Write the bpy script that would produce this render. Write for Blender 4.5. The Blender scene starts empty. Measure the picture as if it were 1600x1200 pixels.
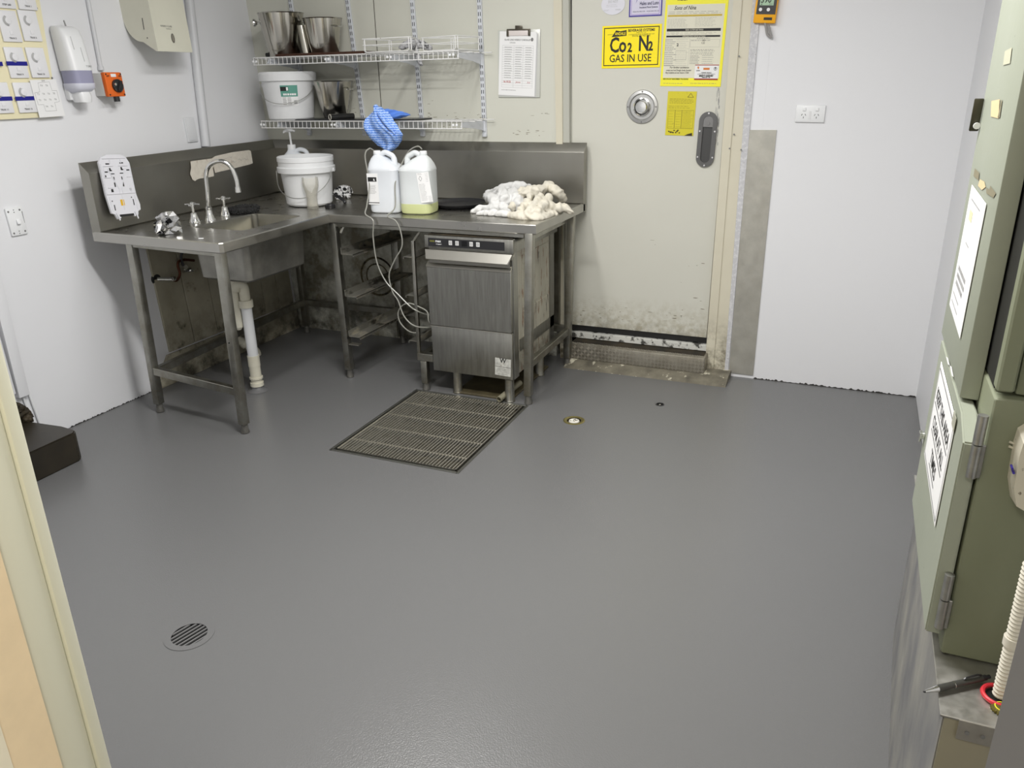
import bpy, bmesh, math, random
from mathutils import Vector, Matrix, noise
V=Vector
random.seed(7)
sc=bpy.context.scene
COL=sc.collection
# ------------------------------------------------------------------ camera
F_PX=1238.07
CP=V((3.20024,-4.17323,1.52107)); YAW,PIT,ROL=.406004,-.364632,-.019716
fw=V((-math.sin(YAW)*math.cos(PIT),math.cos(YAW)*math.cos(PIT),math.sin(PIT)))
rt=V((math.cos(YAW),math.sin(YAW),0)); up=rt.cross(fw)
RT=math.cos(ROL)*rt+math.sin(ROL)*up; UP=-math.sin(ROL)*rt+math.cos(ROL)*up
cam=bpy.data.cameras.new('camera'); co=bpy.data.objects.new('camera',cam); COL.objects.link(co)
cam.sensor_width=36; cam.lens=F_PX*36/1600; cam.clip_start=.02
m=Matrix((RT,UP,-fw)).transposed().to_4x4(); m.translation=CP; co.matrix_world=m
sc.camera=co
# ------------------------------------------------------------------ world, lights, exposure
w=bpy.data.worlds.new('world'); sc.world=w; w.use_nodes=True
w.node_tree.nodes['Background'].inputs[0].default_value=(.8,.85,.9,1); w.node_tree.nodes['Background'].inputs[1].default_value=.1
def area(name,loc,sx,sy,power,col=(1,1,1),rot=(0,0,0)):
    l=bpy.data.lights.new(name,'AREA'); l.shape='RECTANGLE'; l.size=sx; l.size_y=sy; l.energy=power; l.color=col
    o=bpy.data.objects.new(name,l); o.location=loc; o.rotation_euler=rot; COL.objects.link(o); return o
area('ceiling_lamp_front',(2.4,-2.35,2.58),1.2,.16,68,(1,.985,.96))
area('ceiling_lamp_bench',(1.5,-1.6,2.58),.16,1.2,23,(1,.985,.96))
area('hall_lamp',(3.1,-4.6,2.38),.5,.5,20,(1,.95,.84))
sc.view_settings.view_transform='Standard'; sc.view_settings.look='None'
sc.view_settings.exposure=.12; sc.view_settings.gamma=1; sc.view_settings.use_curve_mapping=False

# ------------------------------------------------------------------ helpers
def ray(u,v): return fw+RT*((u-800)/F_PX)-UP*((v-600)/F_PX)
def atX(u,v,x): d=ray(u,v); return CP+d*((x-CP.x)/d.x)
def atY(u,v,y=0): d=ray(u,v); return CP+d*((y-CP.y)/d.y)
def atZ(u,v,z=0): d=ray(u,v); return CP+d*((z-CP.z)/d.z)
LN=V((1,0,.054))
def atL(u,v,d=0):                       # point on the (slightly leaning) left wall
    r=ray(u,v); return CP+r*((-.15+d-CP.dot(LN))/r.dot(LN))
def lw(y,z,d=0): return V((-.15-.054*z+d,y,z))
def lin(c): return c/12.92 if c<=.04045 else ((c+.055)/1.055)**2.4
def S(r,g,b): return (lin(r/255),lin(g/255),lin(b/255),1)
MATS={}
def M(name,col,rough=.5,metal=0,var=0,vs=6,vcol=None,dirt=None,bump=0,bs=80,trans=0,alpha=1,ior=1.45,zd=None,stretch=None,rvar=0,emis=0,spec=.5,stripe=None):
    if name in MATS: return MATS[name]
    mt=bpy.data.materials.new(name); mt.use_nodes=True; nt=mt.node_tree; N=nt.nodes; L=nt.links
    b=N['Principled BSDF']; b.inputs['Roughness'].default_value=rough; b.inputs['Metallic'].default_value=metal
    b.inputs['IOR'].default_value=ior; b.inputs['Transmission Weight'].default_value=trans; b.inputs['Alpha'].default_value=alpha
    b.inputs['Specular IOR Level'].default_value=spec
    b.inputs['Base Color'].default_value=col
    if emis: b.inputs['Emission Color'].default_value=col; b.inputs['Emission Strength'].default_value=emis
    geo=N.new('ShaderNodeNewGeometry'); pos0=geo.outputs['Position']
    va=N.new('ShaderNodeVectorMath'); va.operation='ADD'; va.inputs[1].default_value=(.3713,.7131,.5317); L.new(pos0,va.inputs[0]); pos=va.outputs[0]
    if stretch:
        mp=N.new('ShaderNodeMapping'); mp.inputs['Scale'].default_value=stretch; L.new(pos,mp.inputs['Vector']); spos=mp.outputs[0]
    else: spos=pos
    def nz(scale,det=4,p=None,rg=.55):
        n=N.new('ShaderNodeTexNoise'); n.inputs['Scale'].default_value=scale; n.inputs['Detail'].default_value=det; n.inputs['Roughness'].default_value=rg
        L.new(p or pos,n.inputs['Vector']); return n.outputs['Fac']
    def ramp(fac,a,c):
        r=N.new('ShaderNodeMapRange'); r.inputs['From Min'].default_value=a; r.inputs['From Max'].default_value=c; L.new(fac,r.inputs['Value']); return r.outputs[0]
    def mix(fac,a,c):
        x=N.new('ShaderNodeMix'); x.data_type='RGBA'
        if hasattr(fac,'links') or not isinstance(fac,(int,float)): L.new(fac,x.inputs[0])
        else: x.inputs[0].default_value=fac
        for s,k in ((a,6),(c,7)):
            if isinstance(s,tuple): x.inputs[k].default_value=s
            else: L.new(s,x.inputs[k])
        return x.outputs[2]
    def mul(a,c):
        x=N.new('ShaderNodeMath'); x.operation='MULTIPLY'
        for s,k in ((a,0),(c,1)):
            if isinstance(s,(int,float)): x.inputs[k].default_value=s
            else: L.new(s,x.inputs[k])
        return x.outputs[0]
    cur=col
    if var:
        vc=vcol or (col[0]*.5,col[1]*.5,col[2]*.5,1)
        cur=mix(mul(ramp(nz(vs,5,spos),.35,.7),var),cur,vc)
    if stripe:
        wv=N.new('ShaderNodeTexWave'); wv.inputs['Scale'].default_value=stripe[1]; wv.inputs['Distortion'].default_value=stripe[2]; wv.inputs['Detail'].default_value=1; wv.inputs['Detail Scale'].default_value=6; wv.bands_direction='Z'
        tc=N.new('ShaderNodeTexCoord'); L.new(tc.outputs['Object'],wv.inputs['Vector'])
        cur=mix(ramp(wv.outputs['Fac'],.45,.6),cur,stripe[0])
    for d in (dirt or []):              # (colour, low, high, scale, strength)
        cur=mix(mul(ramp(nz(d[3],7,spos,.62),d[1],d[2]),d[4]),cur,d[0])
    if zd:                              # grime that gathers low down: (z_full, z_none, colour, strength, scale)
        for q in zd:
            sx=N.new('ShaderNodeSeparateXYZ'); L.new(pos0,sx.inputs[0])
            g=ramp(sx.outputs[2],q[1],q[0])
            cur=mix(mul(mul(g,ramp(nz(q[4],8,None,.68),.40,.62)),q[3]),cur,q[2])
    if not isinstance(cur,tuple): L.new(cur,b.inputs['Base Color'])
    if rvar:
        r=N.new('ShaderNodeMapRange'); r.inputs['To Min'].default_value=max(0,rough-rvar); r.inputs['To Max'].default_value=min(1,rough+rvar); r.inputs['From Min'].default_value=.3; r.inputs['From Max'].default_value=.7
        L.new(nz(vs*1.7,5,spos),r.inputs['Value']); L.new(r.outputs[0],b.inputs['Roughness'])
    if bump and name.startswith('grey epoxy'):   # orange-peel coat
        vo=N.new('ShaderNodeTexVoronoi'); vo.feature='SMOOTH_F1'; vo.inputs['Scale'].default_value=bs; vo.inputs['Smoothness'].default_value=.6; L.new(pos,vo.inputs['Vector'])
        bp=N.new('ShaderNodeBump'); bp.inputs['Strength'].default_value=bump; bp.inputs['Distance'].default_value=.002; bp.invert=True
        L.new(vo.outputs['Distance'],bp.inputs['Height']); L.new(bp.outputs[0],b.inputs['Normal'])
    elif bump:
        bp=N.new('ShaderNodeBump'); bp.inputs['Strength'].default_value=bump; bp.inputs['Distance'].default_value=.002
        L.new(nz(bs,3),bp.inputs['Height']); L.new(bp.outputs[0],b.inputs['Normal'])
    MATS[name]=mt; return mt

def world(o):
    m=Matrix()
    while o: m=o.matrix_basis@m; o=o.parent
    return m
def obj(name,bm,mat,parent=None,label=None,cat=None,group=None,kind=None,smooth=28,local=False):
    if parent is not None and not local: bm.transform(world(parent).inverted())
    me=bpy.data.meshes.new(name); bmesh.ops.recalc_face_normals(bm,faces=bm.faces); bm.to_mesh(me); bm.free()
    if smooth:
        me.polygons.foreach_set('use_smooth',[True]*len(me.polygons)); me.set_sharp_from_angle(angle=math.radians(smooth))
    if mat: me.materials.append(mat)
    o=bpy.data.objects.new(name,me); COL.objects.link(o)
    if parent is not None: o.parent=parent
    if label: o['label']=label
    if cat: o['category']=cat
    if group: o['group']=group
    if kind: o['kind']=kind
    return o
def thing(name,label,cat,loc=(0,0,0),rz=0,group=None,rot=None):
    o=bpy.data.objects.new(name,None); COL.objects.link(o); o.location=loc; o.empty_display_size=.05
    o.rotation_euler=rot or (0,0,rz); o['label']=label; o['category']=cat
    if group: o['group']=group
    return o
def struct(name,bm,mat,parent=None,smooth=28):
    return obj(name,bm,mat,parent,kind=None if parent else 'structure',smooth=smooth)
def dup(root,label=None,loc=None,rot=None,group=None):
    def cp(o,p):
        c=o.copy(); COL.objects.link(c); c.parent=p
        for k in list(o.children): cp(k,c)
        return c
    r=cp(root,None)
    if label: r['label']=label
    if loc is not None: r.location=loc
    if rot is not None: r.rotation_euler=rot
    if group: r['group']=group
    return r
B=bmesh.new
def hexa(bm,p,bev=0,seg=2):
    """eight corners: bottom 4, top 4"""
    vs=[bm.verts.new(q) for q in p]
    fs=[bm.faces.new([vs[i] for i in f]) for f in ((0,3,2,1),(4,5,6,7),(0,1,5,4),(1,2,6,5),(2,3,7,6),(3,0,4,7))]
    if bev:
        es=list({e for f in fs for e in f.edges})
        bmesh.ops.bevel(bm,geom=es,offset=bev,segments=seg,affect='EDGES',profile=.5)
def box(bm,a,b,bev=0,seg=2):
    x0,y0,z0=a; x1,y1,z1=b
    x0,x1=sorted((x0,x1)); y0,y1=sorted((y0,y1)); z0,z1=sorted((z0,z1))
    hexa(bm,[(x0,y0,z0),(x1,y0,z0),(x1,y1,z0),(x0,y1,z0),(x0,y0,z1),(x1,y0,z1),(x1,y1,z1),(x0,y1,z1)],bev,seg); return bm
def obox(bm,c,ax,ay,az,sx,sy,sz,bev=0,seg=2):
    c=V(c);ax=V(ax).normalized()*sx/2;ay=V(ay).normalized()*sy/2;az=V(az).normalized()*sz/2
    hexa(bm,[c-ax-ay-az,c+ax-ay-az,c+ax+ay-az,c-ax+ay-az,c-ax-ay+az,c+ax-ay+az,c+ax+ay+az,c-ax+ay+az],bev,seg); return bm
def basis(d):
    d=V(d).normalized(); a=V((0,0,1)) if abs(d.z)<.9 else V((1,0,0)); x=d.cross(a).normalized(); return x,d.cross(x).normalized(),d
def cyl(bm,p0,p1,r0,r1=None,n=20,caps=True):
    r1=r0 if r1 is None else r1
    p0=V(p0);p1=V(p1);x,y,_=basis(p1-p0)
    A=[];Bq=[]
    for i in range(n):
        a=2*math.pi*i/n; d=x*math.cos(a)+y*math.sin(a); A.append(bm.verts.new(p0+d*r0)); Bq.append(bm.verts.new(p1+d*r1))
    for i in range(n): bm.faces.new((A[i],A[(i+1)%n],Bq[(i+1)%n],Bq[i]))
    if caps: bm.faces.new(A[::-1]); bm.faces.new(Bq)
    return bm
def spline(pts,k=6):
    pts=[V(p) for p in pts]; o=[]
    for i in range(len(pts)-1):
        a=pts[max(i-1,0)];b=pts[i];c=pts[i+1];d=pts[min(i+2,len(pts)-1)]
        for j in range(k):
            t=j/k; o.append(.5*((2*b)+(c-a)*t+(2*a-5*b+4*c-d)*t*t+(3*b-a-3*c+d)*t**3))
    o.append(pts[-1]); return o
def tube(bm,pts,r,n=8,caps=True,closed=False):
    pts=[V(p) for p in pts]; rr=r if isinstance(r,(list,tuple)) else [r]*len(pts)
    rings=[];px=None;N=len(pts)
    for i,p in enumerate(pts):
        if closed: d=(pts[(i+1)%N]-pts[i-1]).normalized()
        else: d=(pts[min(i+1,N-1)]-pts[max(i-1,0)]).normalized()
        if px is None: x=basis(d)[0]
        else:
            x=(px-d*px.dot(d)); x=x.normalized() if x.length>1e-6 else basis(d)[0]
        px=x; y=d.cross(x)
        rings.append([bm.verts.new(p+(x*math.cos(2*math.pi*k/n)+y*math.sin(2*math.pi*k/n))*rr[i]) for k in range(n)])
    for i in range(N if closed else N-1):
        a=rings[i];b=rings[(i+1)%N]
        for k in range(n): bm.faces.new((a[k],a[(k+1)%n],b[(k+1)%n],b[k]))
    if caps and not closed: bm.faces.new(rings[0][::-1]); bm.faces.new(rings[-1])
    return bm
def loft(bm,rings,caps=True,cap0=True,cap1=True):
    R=[[bm.verts.new(p) for p in r] for r in rings]; n=len(R[0])
    for a,b in zip(R,R[1:]):
        for k in range(n): bm.faces.new((a[k],a[(k+1)%n],b[(k+1)%n],b[k]))
    if caps and cap0: bm.faces.new(R[0][::-1])
    if caps and cap1: bm.faces.new(R[-1])
    return bm
def circ(c,r,z,n=32,ry=None): return [V((c[0]+r*math.cos(2*math.pi*i/n),c[1]+(ry or r)*math.sin(2*math.pi*i/n),z)) for i in range(n)]
def sup(cx,cy,z,w,d,n=32,p=4):
    o=[]
    for i in range(n):
        a=2*math.pi*i/n; c,s=math.cos(a),math.sin(a)
        o.append(V((cx+w/2*math.copysign(abs(c)**(2/p),c),cy+d/2*math.copysign(abs(s)**(2/p),s),z)))
    return o
def lathe(bm,prof,n=32,M_=None,caps=False):
    """profile (r,z) about z; M_ places it"""
    rings=[circ((0,0),max(r,1e-4),z,n) for r,z in prof]
    if M_: rings=[[M_@p for p in r] for r in rings]
    return loft(bm,rings,caps=caps)
def face_frame(c,n,upv=(0,0,1)):
    """matrix with local z along n"""
    n=V(n).normalized(); u=V(upv); u=(u-n*u.dot(n)).normalized(); x=u.cross(n)
    m=Matrix((x,u,n)).transposed().to_4x4(); m.translation=V(c); return m
def polyprism(bm,pts,f0,f1):
    """pts 2-D; f0,f1 map them to 3-D"""
    a=[bm.verts.new(f0(*p)) for p in pts]; b=[bm.verts.new(f1(*p)) for p in pts]; n=len(pts)
    for i in range(n): bm.faces.new((a[i],a[(i+1)%n],b[(i+1)%n],b[i]))
    bm.faces.new(a[::-1]); bm.faces.new(b); return bm
def xzprism(bm,pts,y0,y1): return polyprism(bm,pts,lambda x,z:V((x,y0,z)),lambda x,z:V((x,y1,z)))
def xyprism(bm,pts,z0,z1): return polyprism(bm,pts,lambda x,y:V((x,y,z0)),lambda x,y:V((x,y,z1)))
def fill_holes(bm,outer,holes,z):
    es=[];loops=[]
    for lp in [outer]+holes:
        vs=[bm.verts.new((x,y,z)) for x,y in lp]; loops.append(vs)
        es+=[bm.edges.new((vs[i],vs[(i+1)%len(vs)])) for i in range(len(vs))]
    bmesh.ops.triangle_fill(bm,edges=es,use_beauty=True,use_dissolve=False); return loops
def sweep(bm,path,prof,closed_prof=False,caps=True):
    """path of 2-D points, profile of (inward offset, z); inward is to the right of the direction of travel"""
    P=[V((x,y)) for x,y in path]; rings=[]
    for i,p in enumerate(P):
        ns=[]
        if i>0: d=(P[i]-P[i-1]).normalized(); ns.append(V((d.y,-d.x)))
        if i<len(P)-1: d=(P[i+1]-P[i]).normalized(); ns.append(V((d.y,-d.x)))
        n=sum(ns,V((0,0))).normalized(); k=1/max(.2,n.dot(ns[0]))
        rings.append([bm.verts.new((p.x+n.x*o*k,p.y+n.y*o*k,z)) for o,z in prof])
    m=len(prof)
    for a,b in zip(rings,rings[1:]):
        for k in range(m if closed_prof else m-1): bm.faces.new((a[k],a[(k+1)%m],b[(k+1)%m],b[k]))
    if caps and closed_prof: bm.faces.new(rings[0][::-1]); bm.faces.new(rings[-1])
    return bm
class Sheet:
    """rectangular flat thing: TL corner, right and down directions, normal"""
    def __init__(s,TL,TR,BL,n,off=0):
        s.O=V(TL)+V(n).normalized()*off; s.w=(V(TR)-V(TL)).length; s.h=(V(BL)-V(TL)).length
        s.n=V(n).normalized(); ex=(V(TR)-V(TL)); ex-=s.n*ex.dot(s.n); s.ex=ex.normalized()
        ey=(V(BL)-V(TL)); ey-=s.n*ey.dot(s.n); ey-=s.ex*ey.dot(s.ex); s.ey=ey.normalized()
    def P(s,a,b,d=0): return s.O+s.ex*(a*s.w)+s.ey*(b*s.h)+s.n*d
    def slab(s,bm,a0,b0,a1,b1,d0,d1,bev=0):
        hexa(bm,[s.P(a0,b0,d0),s.P(a1,b0,d0),s.P(a1,b1,d0),s.P(a0,b1,d0),s.P(a0,b0,d1),s.P(a1,b0,d1),s.P(a1,b1,d1),s.P(a0,b1,d1)],bev); return bm
    def quad(s,bm,a0,b0,a1,b1,d):
        bm.faces.new([bm.verts.new(s.P(*q,d)) for q in ((a0,b1),(a1,b1),(a1,b0),(a0,b0))]); return bm
    def poly(s,bm,pts,d): bm.faces.new([bm.verts.new(s.P(a,b,d)) for a,b in pts]); return bm
    def frame(s,bm,a0,b0,a1,b1,t,d):
        tx=t/s.w;ty=t/s.h
        s.quad(bm,a0,b0,a1,b0+ty,d);s.quad(bm,a0,b1-ty,a1,b1,d);s.quad(bm,a0,b0+ty,a0+tx,b1-ty,d);s.quad(bm,a1-tx,b0+ty,a1,b1-ty,d)
    def text(s,bm,txt,a,b,size,d=.0006,align='CENTER',sx=1,bold=0,shear=0,maxw=None):
        """baseline at fraction (a,b); size in metres"""
        c=bpy.data.curves.new('t','FONT'); c.body=txt; c.size=size; c.align_x=align; c.offset=bold; c.shear=shear; c.resolution_u=2
        o=bpy.data.objects.new('t',c); COL.objects.link(o)
        bpy.context.view_layer.update()
        me=bpy.data.meshes.new_from_object(o.evaluated_get(bpy.context.evaluated_depsgraph_get()))
        t=bmesh.new(); t.from_mesh(me)
        if maxw and t.verts:
            wd=max(v.co.x for v in t.verts)-min(v.co.x for v in t.verts); sx=maxw/max(wd,1e-6)
        p=s.P(a,b,d); off=len(bm.verts); mp=[bm.verts.new(p+s.ex*(v.co.x*sx)-s.ey*v.co.y) for v in t.verts]
        for f in t.faces:
            try: bm.faces.new([mp[v.index] for v in f.verts])
            except ValueError: pass
        t.free(); bpy.data.objects.remove(o); bpy.data.meshes.remove(me); bpy.data.curves.remove(c)
    def lines(s,bm,a0,b0,a1,b1,n,t=.0012,d=.0005,gap=.12,seed=1,words=True):
        r=random.Random(seed)
        for i in range(n):
            b=b0+(b1-b0)*(i/max(1,n-1)); x=a0; end=a1-(a1-a0)*r.random()*gap*2
            while x<end:
                L=(.02+.05*r.random()) if words else (a1-a0)
                x2=min(x+L*(a1-a0)/.5,end); s.quad(bm,x,b,x2,b+t/s.h,d); x=x2+.008*(a1-a0)/.3
                if not words: break
def blobcloth(name,balls,mat,parent=None,vox=.005,smooth=4,disp=.004,ds=30,zmin=None,seed=0,**kw):
    """cloth-like lump: overlapping rolls remeshed into one skin; balls = list of (pts, radii)"""
    bm=B()
    for pts,r in balls: 
        p=spline(pts,5); rr=[]
        for i in range(len(p)):
            t=i/(len(p)-1)*(len(r)-1); k=min(int(t),len(r)-2); rr.append(r[k]+(r[k+1]-r[k])*(t-k))
        tube(bm,p,rr,10)
    me=bpy.data.meshes.new('tmp'); bm.to_mesh(me); bm.free(); o=bpy.data.objects.new('tmp',me); COL.objects.link(o)
    md=o.modifiers.new('r','REMESH'); md.mode='VOXEL'; md.voxel_size=vox
    ms=o.modifiers.new('s','SMOOTH'); ms.iterations=smooth; ms.factor=.6
    bpy.context.view_layer.update()
    m2=bpy.data.meshes.new_from_object(o.evaluated_get(bpy.context.evaluated_depsgraph_get()))
    bm=B(); bm.from_mesh(m2); bpy.data.objects.remove(o); bpy.data.meshes.remove(m2); bpy.data.meshes.remove(me)
    bm.normal_update()
    for v in bm.verts:
        p=v.co*ds+V((seed*7.3,seed*3.1,0)); q=noise.noise(p*.5)*1.6
        h=1-abs(noise.noise(V((p.x+q,p.y*.6-q,p.z))))*3
        v.co+=v.normal*disp*(h+.5*noise.noise(p*2.7))
        if zmin is not None and v.co.z<zmin: v.co.z=zmin+.0005
    return obj(name,bm,mat,parent,smooth=80,**kw)

# ------------------------------------------------------------------ materials
wallp=M('cool white wall paint',(.74,.745,.765,1),.55,var=.10,vs=2.2,vcol=(.66,.67,.69,1),bump=.15,bs=25,dirt=[(S(120,115,105),.74,.78,28,.5)])
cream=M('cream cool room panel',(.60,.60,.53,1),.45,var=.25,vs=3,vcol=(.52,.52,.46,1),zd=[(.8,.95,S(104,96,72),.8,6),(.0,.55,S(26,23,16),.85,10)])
doorm=M('cream door skin',(.60,.595,.53,1),.42,var=.2,vs=3,vcol=(.54,.535,.47,1),zd=[(.16,.40,S(132,118,76),.6,34),(.14,.27,S(60,50,30),.7,22)],dirt=[(S(120,115,100),.72,.76,30,.5)])
framec=M('cream door frame paint',(.62,.585,.47,1),.5,var=.3,vs=5,vcol=(.53,.49,.38,1),zd=[(.05,.35,S(70,60,38),.9,14)])
beige=M('dirty beige boards',(.42,.39,.30,1),.55,var=.6,vs=5,vcol=(.22,.20,.14,1),dirt=[(S(40,34,22),.60,.72,12,.8)],zd=[(.0,.4,S(30,26,16),.9,8)])
speck=M('speckled grey filler',(.52,.52,.54,1),.6,dirt=[((.62,.62,.63,1),.50,.58,60,1),(S(128,126,124),.64,.70,70,.8)],bump=.3)
floorm=M('grey epoxy floor paint',(.140,.140,.141,1),.27,var=.18,vs=1.1,vcol=(.122,.122,.124,1),bump=.22,bs=260,spec=.55)
nibm=M('worn grey paint',(.17,.17,.175,1),.5,var=.9,vs=9,vcol=(.33,.32,.28,1),stretch=(1,.8,.5),rvar=.1)
olive=M('khaki wall paint',(.27,.26,.19,1),.6,var=.5,vs=4,vcol=(.36,.32,.24,1))
steel=M('brushed stainless steel',(.46,.45,.42,1),.34,1,var=.25,vs=5,vcol=(.36,.35,.32,1),rvar=.08)
steelf=M('stainless front, streaked',(.40,.395,.365,1),.36,1,var=.7,vs=9,vcol=(.27,.265,.24,1),stretch=(9,9,.7),rvar=.08)
steeld=M('grimy stainless steel',(.42,.41,.37,1),.42,1,var=.8,vs=14,vcol=(.26,.25,.21,1),rvar=.12,dirt=[(S(60,52,38),.64,.74,20,.8)])
steelw=M('worn steel with scale',(.45,.43,.38,1),.45,1,dirt=[(S(168,160,140),.5,.62,40,.7),(S(52,44,30),.62,.70,26,.6)])
bowlm=M('grey sink underside',(.24,.235,.215,1),.42,.8,var=.8,vs=9,vcol=(.40,.39,.35,1),rvar=.06)
splashm=M('dull splashback steel',(.36,.35,.315,1),.40,1,var=.6,vs=3,vcol=(.28,.27,.24,1),rvar=.06)
chrome=M('chrome',(.75,.75,.73,1),.12,1,var=.2)
sheetm=M('scuffed sheet metal',(.43,.42,.38,1),.5,.7,var=.7,vs=16,vcol=(.54,.53,.48,1),rvar=.12)
gratem=M('galvanised grate bars',(.56,.54,.47,1),.40,.7,var=.7,vs=30,vcol=(.36,.34,.28,1))
pitm=M('sludge dark pit',S(34,31,24),.5,var=.9,vs=9,vcol=S(62,56,42))
black=M('black',(.012,.012,.012,1),.45)
blackp=M('black plastic',(.02,.02,.022,1),.3)
dark=M('dark grime',S(30,27,20),.7,var=.8,vs=14,vcol=S(64,54,36))
whitep=M('white plastic',(.78,.79,.80,1),.35)
whitew=M('white wire coating',(.72,.72,.71,1),.4,dirt=[(S(95,80,60),.66,.72,50,.8)])
upm=M('upright enamel',(.62,.64,.68,1),.4)
pailm=M('white pail plastic',(.74,.75,.76,1),.38,var=.12,vs=12)
ivory=M('ivory plastic',(.66,.65,.545,1),.4,var=.12,vs=4)
creamp=M('pale yellow board',(.82,.76,.52,1),.5)
paper=M('white paper',(.80,.80,.80,1),.7)
papero=M('off white form paper',(.70,.68,.56,1),.6)
yel=M('yellow sign',S(250,228,8),.4)
yel2=M('yellow poster border',S(240,232,50),.45)
yelo=M('old yellow label',S(208,196,44),.5,dirt=[(S(120,105,40),.62,.75,40,.7)])
ink=M('black ink',(.015,.015,.015,1),.6); inkg=M('grey ink',(.19,.19,.19,1),.6); inkl=M('light grey ink',(.42,.42,.42,1),.6)
red=M('red ink',S(170,30,35),.6); purple=M('purple ink',S(62,50,150),.5); lilac=M('lilac',S(170,150,205),.5)
tape=M('blue tape',S(20,20,130),.5)
orange=M('orange enclosure',S(222,104,34),.4)
gasy=M('amber plastic',S(238,170,20),.4)
green=M('sage green enamel',S(152,157,143),.5,var=.25,vs=5,vcol=S(136,142,124),dirt=[(S(50,48,36),.70,.735,34,.9)],bump=.15,bs=50)
green_shaded=M('olive green enamel',S(124,129,108),.5,var=.4,vs=4,vcol=S(110,114,90),dirt=[(S(45,42,30),.71,.75,22,.9),(S(190,190,170),.765,.775,40,.7)],bump=.15,bs=50)  # same cabinet paint, darkened for the shaded body sides
pvc=M('aged PVC',(.62,.60,.50,1),.4,var=.35,vs=14,vcol=(.48,.44,.33,1))
copper=M('tarnished copper',S(98,60,44),.45,.8,var=.6,vs=20)
hdpe=M('translucent bottle plastic',(.72,.75,.79,1),.36,var=.15,vs=6)
hdpe2=M('translucent jug plastic',(.68,.71,.72,1),.36,var=.15,vs=6)
liq=M('pale green liquid in plastic',(.56,.60,.30,1),.3)
tubem=M('clear grey hose',(.27,.27,.24,1),.25)
towelw=M('white towelling',(.66,.66,.65,1),.9,bump=.5,bs=260)
towelc=M('stained cream towelling',(.63,.60,.52,1),.9,var=.25,vs=16,vcol=(.72,.64,.48,1),bump=.5,bs=260,dirt=[(S(120,88,60),.68,.76,40,.7)])
bluec=M('blue wiping cloth',S(92,138,222),.85,stripe=(S(178,204,248),26,3.5))
brownw=M('brown board',S(66,38,24),.5,var=.5,vs=20)
glassm=M('drinking glass',(.62,.60,.52,1),.06,alpha=.30)
foilm=M('crumpled foil',(.62,.62,.62,1),.22,1,dirt=[((.02,.02,.02,1),.53,.56,22,1)])
sponge=M('black scourer',(.018,.018,.018,1),.95,bump=1,bs=300)
jambm=M('cream jamb gloss',S(222,221,202),.4)
tanm=M('tan plaster edge',S(240,218,182),.7,var=.12,vs=30)
yellw=M('warm yellow wall',S(238,230,208),.6)
jambd=M('dark grey jamb paint',S(100,98,97),.5)
brass=M('brass ring',S(150,140,90),.35,.8)
stepm=M('black rubber step',S(36,32,25),.4,var=.7,vs=7,vcol=S(52,46,35))
sill=M('chipped concrete sill',S(124,119,104),.7,var=.9,vs=13,vcol=S(84,80,70),dirt=[(S(205,200,180),.56,.6,11,.9)])
mauve=M('soap window',S(150,150,175),.3)
lcd=M('lcd green',S(160,190,160),.4); 
teal=M('teal label',S(90,150,135),.5)
redr=M('red rim',S(205,50,60),.4)
ceil=M('ceiling paint',(.42,.42,.42,1),.7)

# ------------------------------------------------------------------ structure
# floor with openings for grate pit and drains
GX0,GX1,GY0,GY1=1.187,1.818,-1.55,-.773
def cpts(c,r,n=24): return [(c[0]+r*math.cos(2*math.pi*i/n),c[1]+r*math.sin(2*math.pi*i/n)) for i in range(n)]
D1=(1.535,-2.77);D2=(2.096,-.861);D3=(2.433,-.522)
D1=tuple(atZ(296,992)[:2])
bm=B(); fill_holes(bm,[(-.9,-5.6),(4.2,-5.6),(4.2,.25),(-.9,.25)],[[(GX0,GY0),(GX1,GY0),(GX1,GY1),(GX0,GY1)],cpts(D1,.052),cpts(D2,.034),cpts(D3,.016)],0)
struct('floor',bm,floorm,smooth=0)
H=2.6
# left wall leans out a little
bm=B(); hexa(bm,[lw(-3.7,-.02),lw(.2,-.02),lw(.2,-.02,-.15),lw(-3.7,-.02,-.15),lw(-3.7,H),lw(.2,H),lw(.2,H,-.15),lw(-3.7,H,-.15)])
wl=struct('wall_left',bm,wallp)
# stained boards low on the left wall behind the sink
yb=-1.20
k=0
ys=[-1.12,-.93,-.74,-.55,-.45,-.31,-.17,-.03]
for a,b in zip(ys,ys[1:]):
    bm=B(); z1=.80
    hexa(bm,[lw(a+.003,.17),lw(b-.003,.17),lw(b-.003,.17,.012),lw(a+.003,.17,.012),lw(a+.003,z1),lw(b-.003,z1),lw(b-.003,z1,.012),lw(a+.003,z1,.012)],.002,1)
    obj('wall_board',bm,beige,wl)
bm=B(); hexa(bm,[lw(-1.27,0,.0),lw(-.02,0),lw(-.02,0,.02),lw(-1.27,0,.02),lw(-1.14,.16,0),lw(-.02,.16),lw(-.02,.16,.016),lw(-1.14,.16,.016)],.002,1)
struct('baseboard_left',bm,beige)
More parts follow.
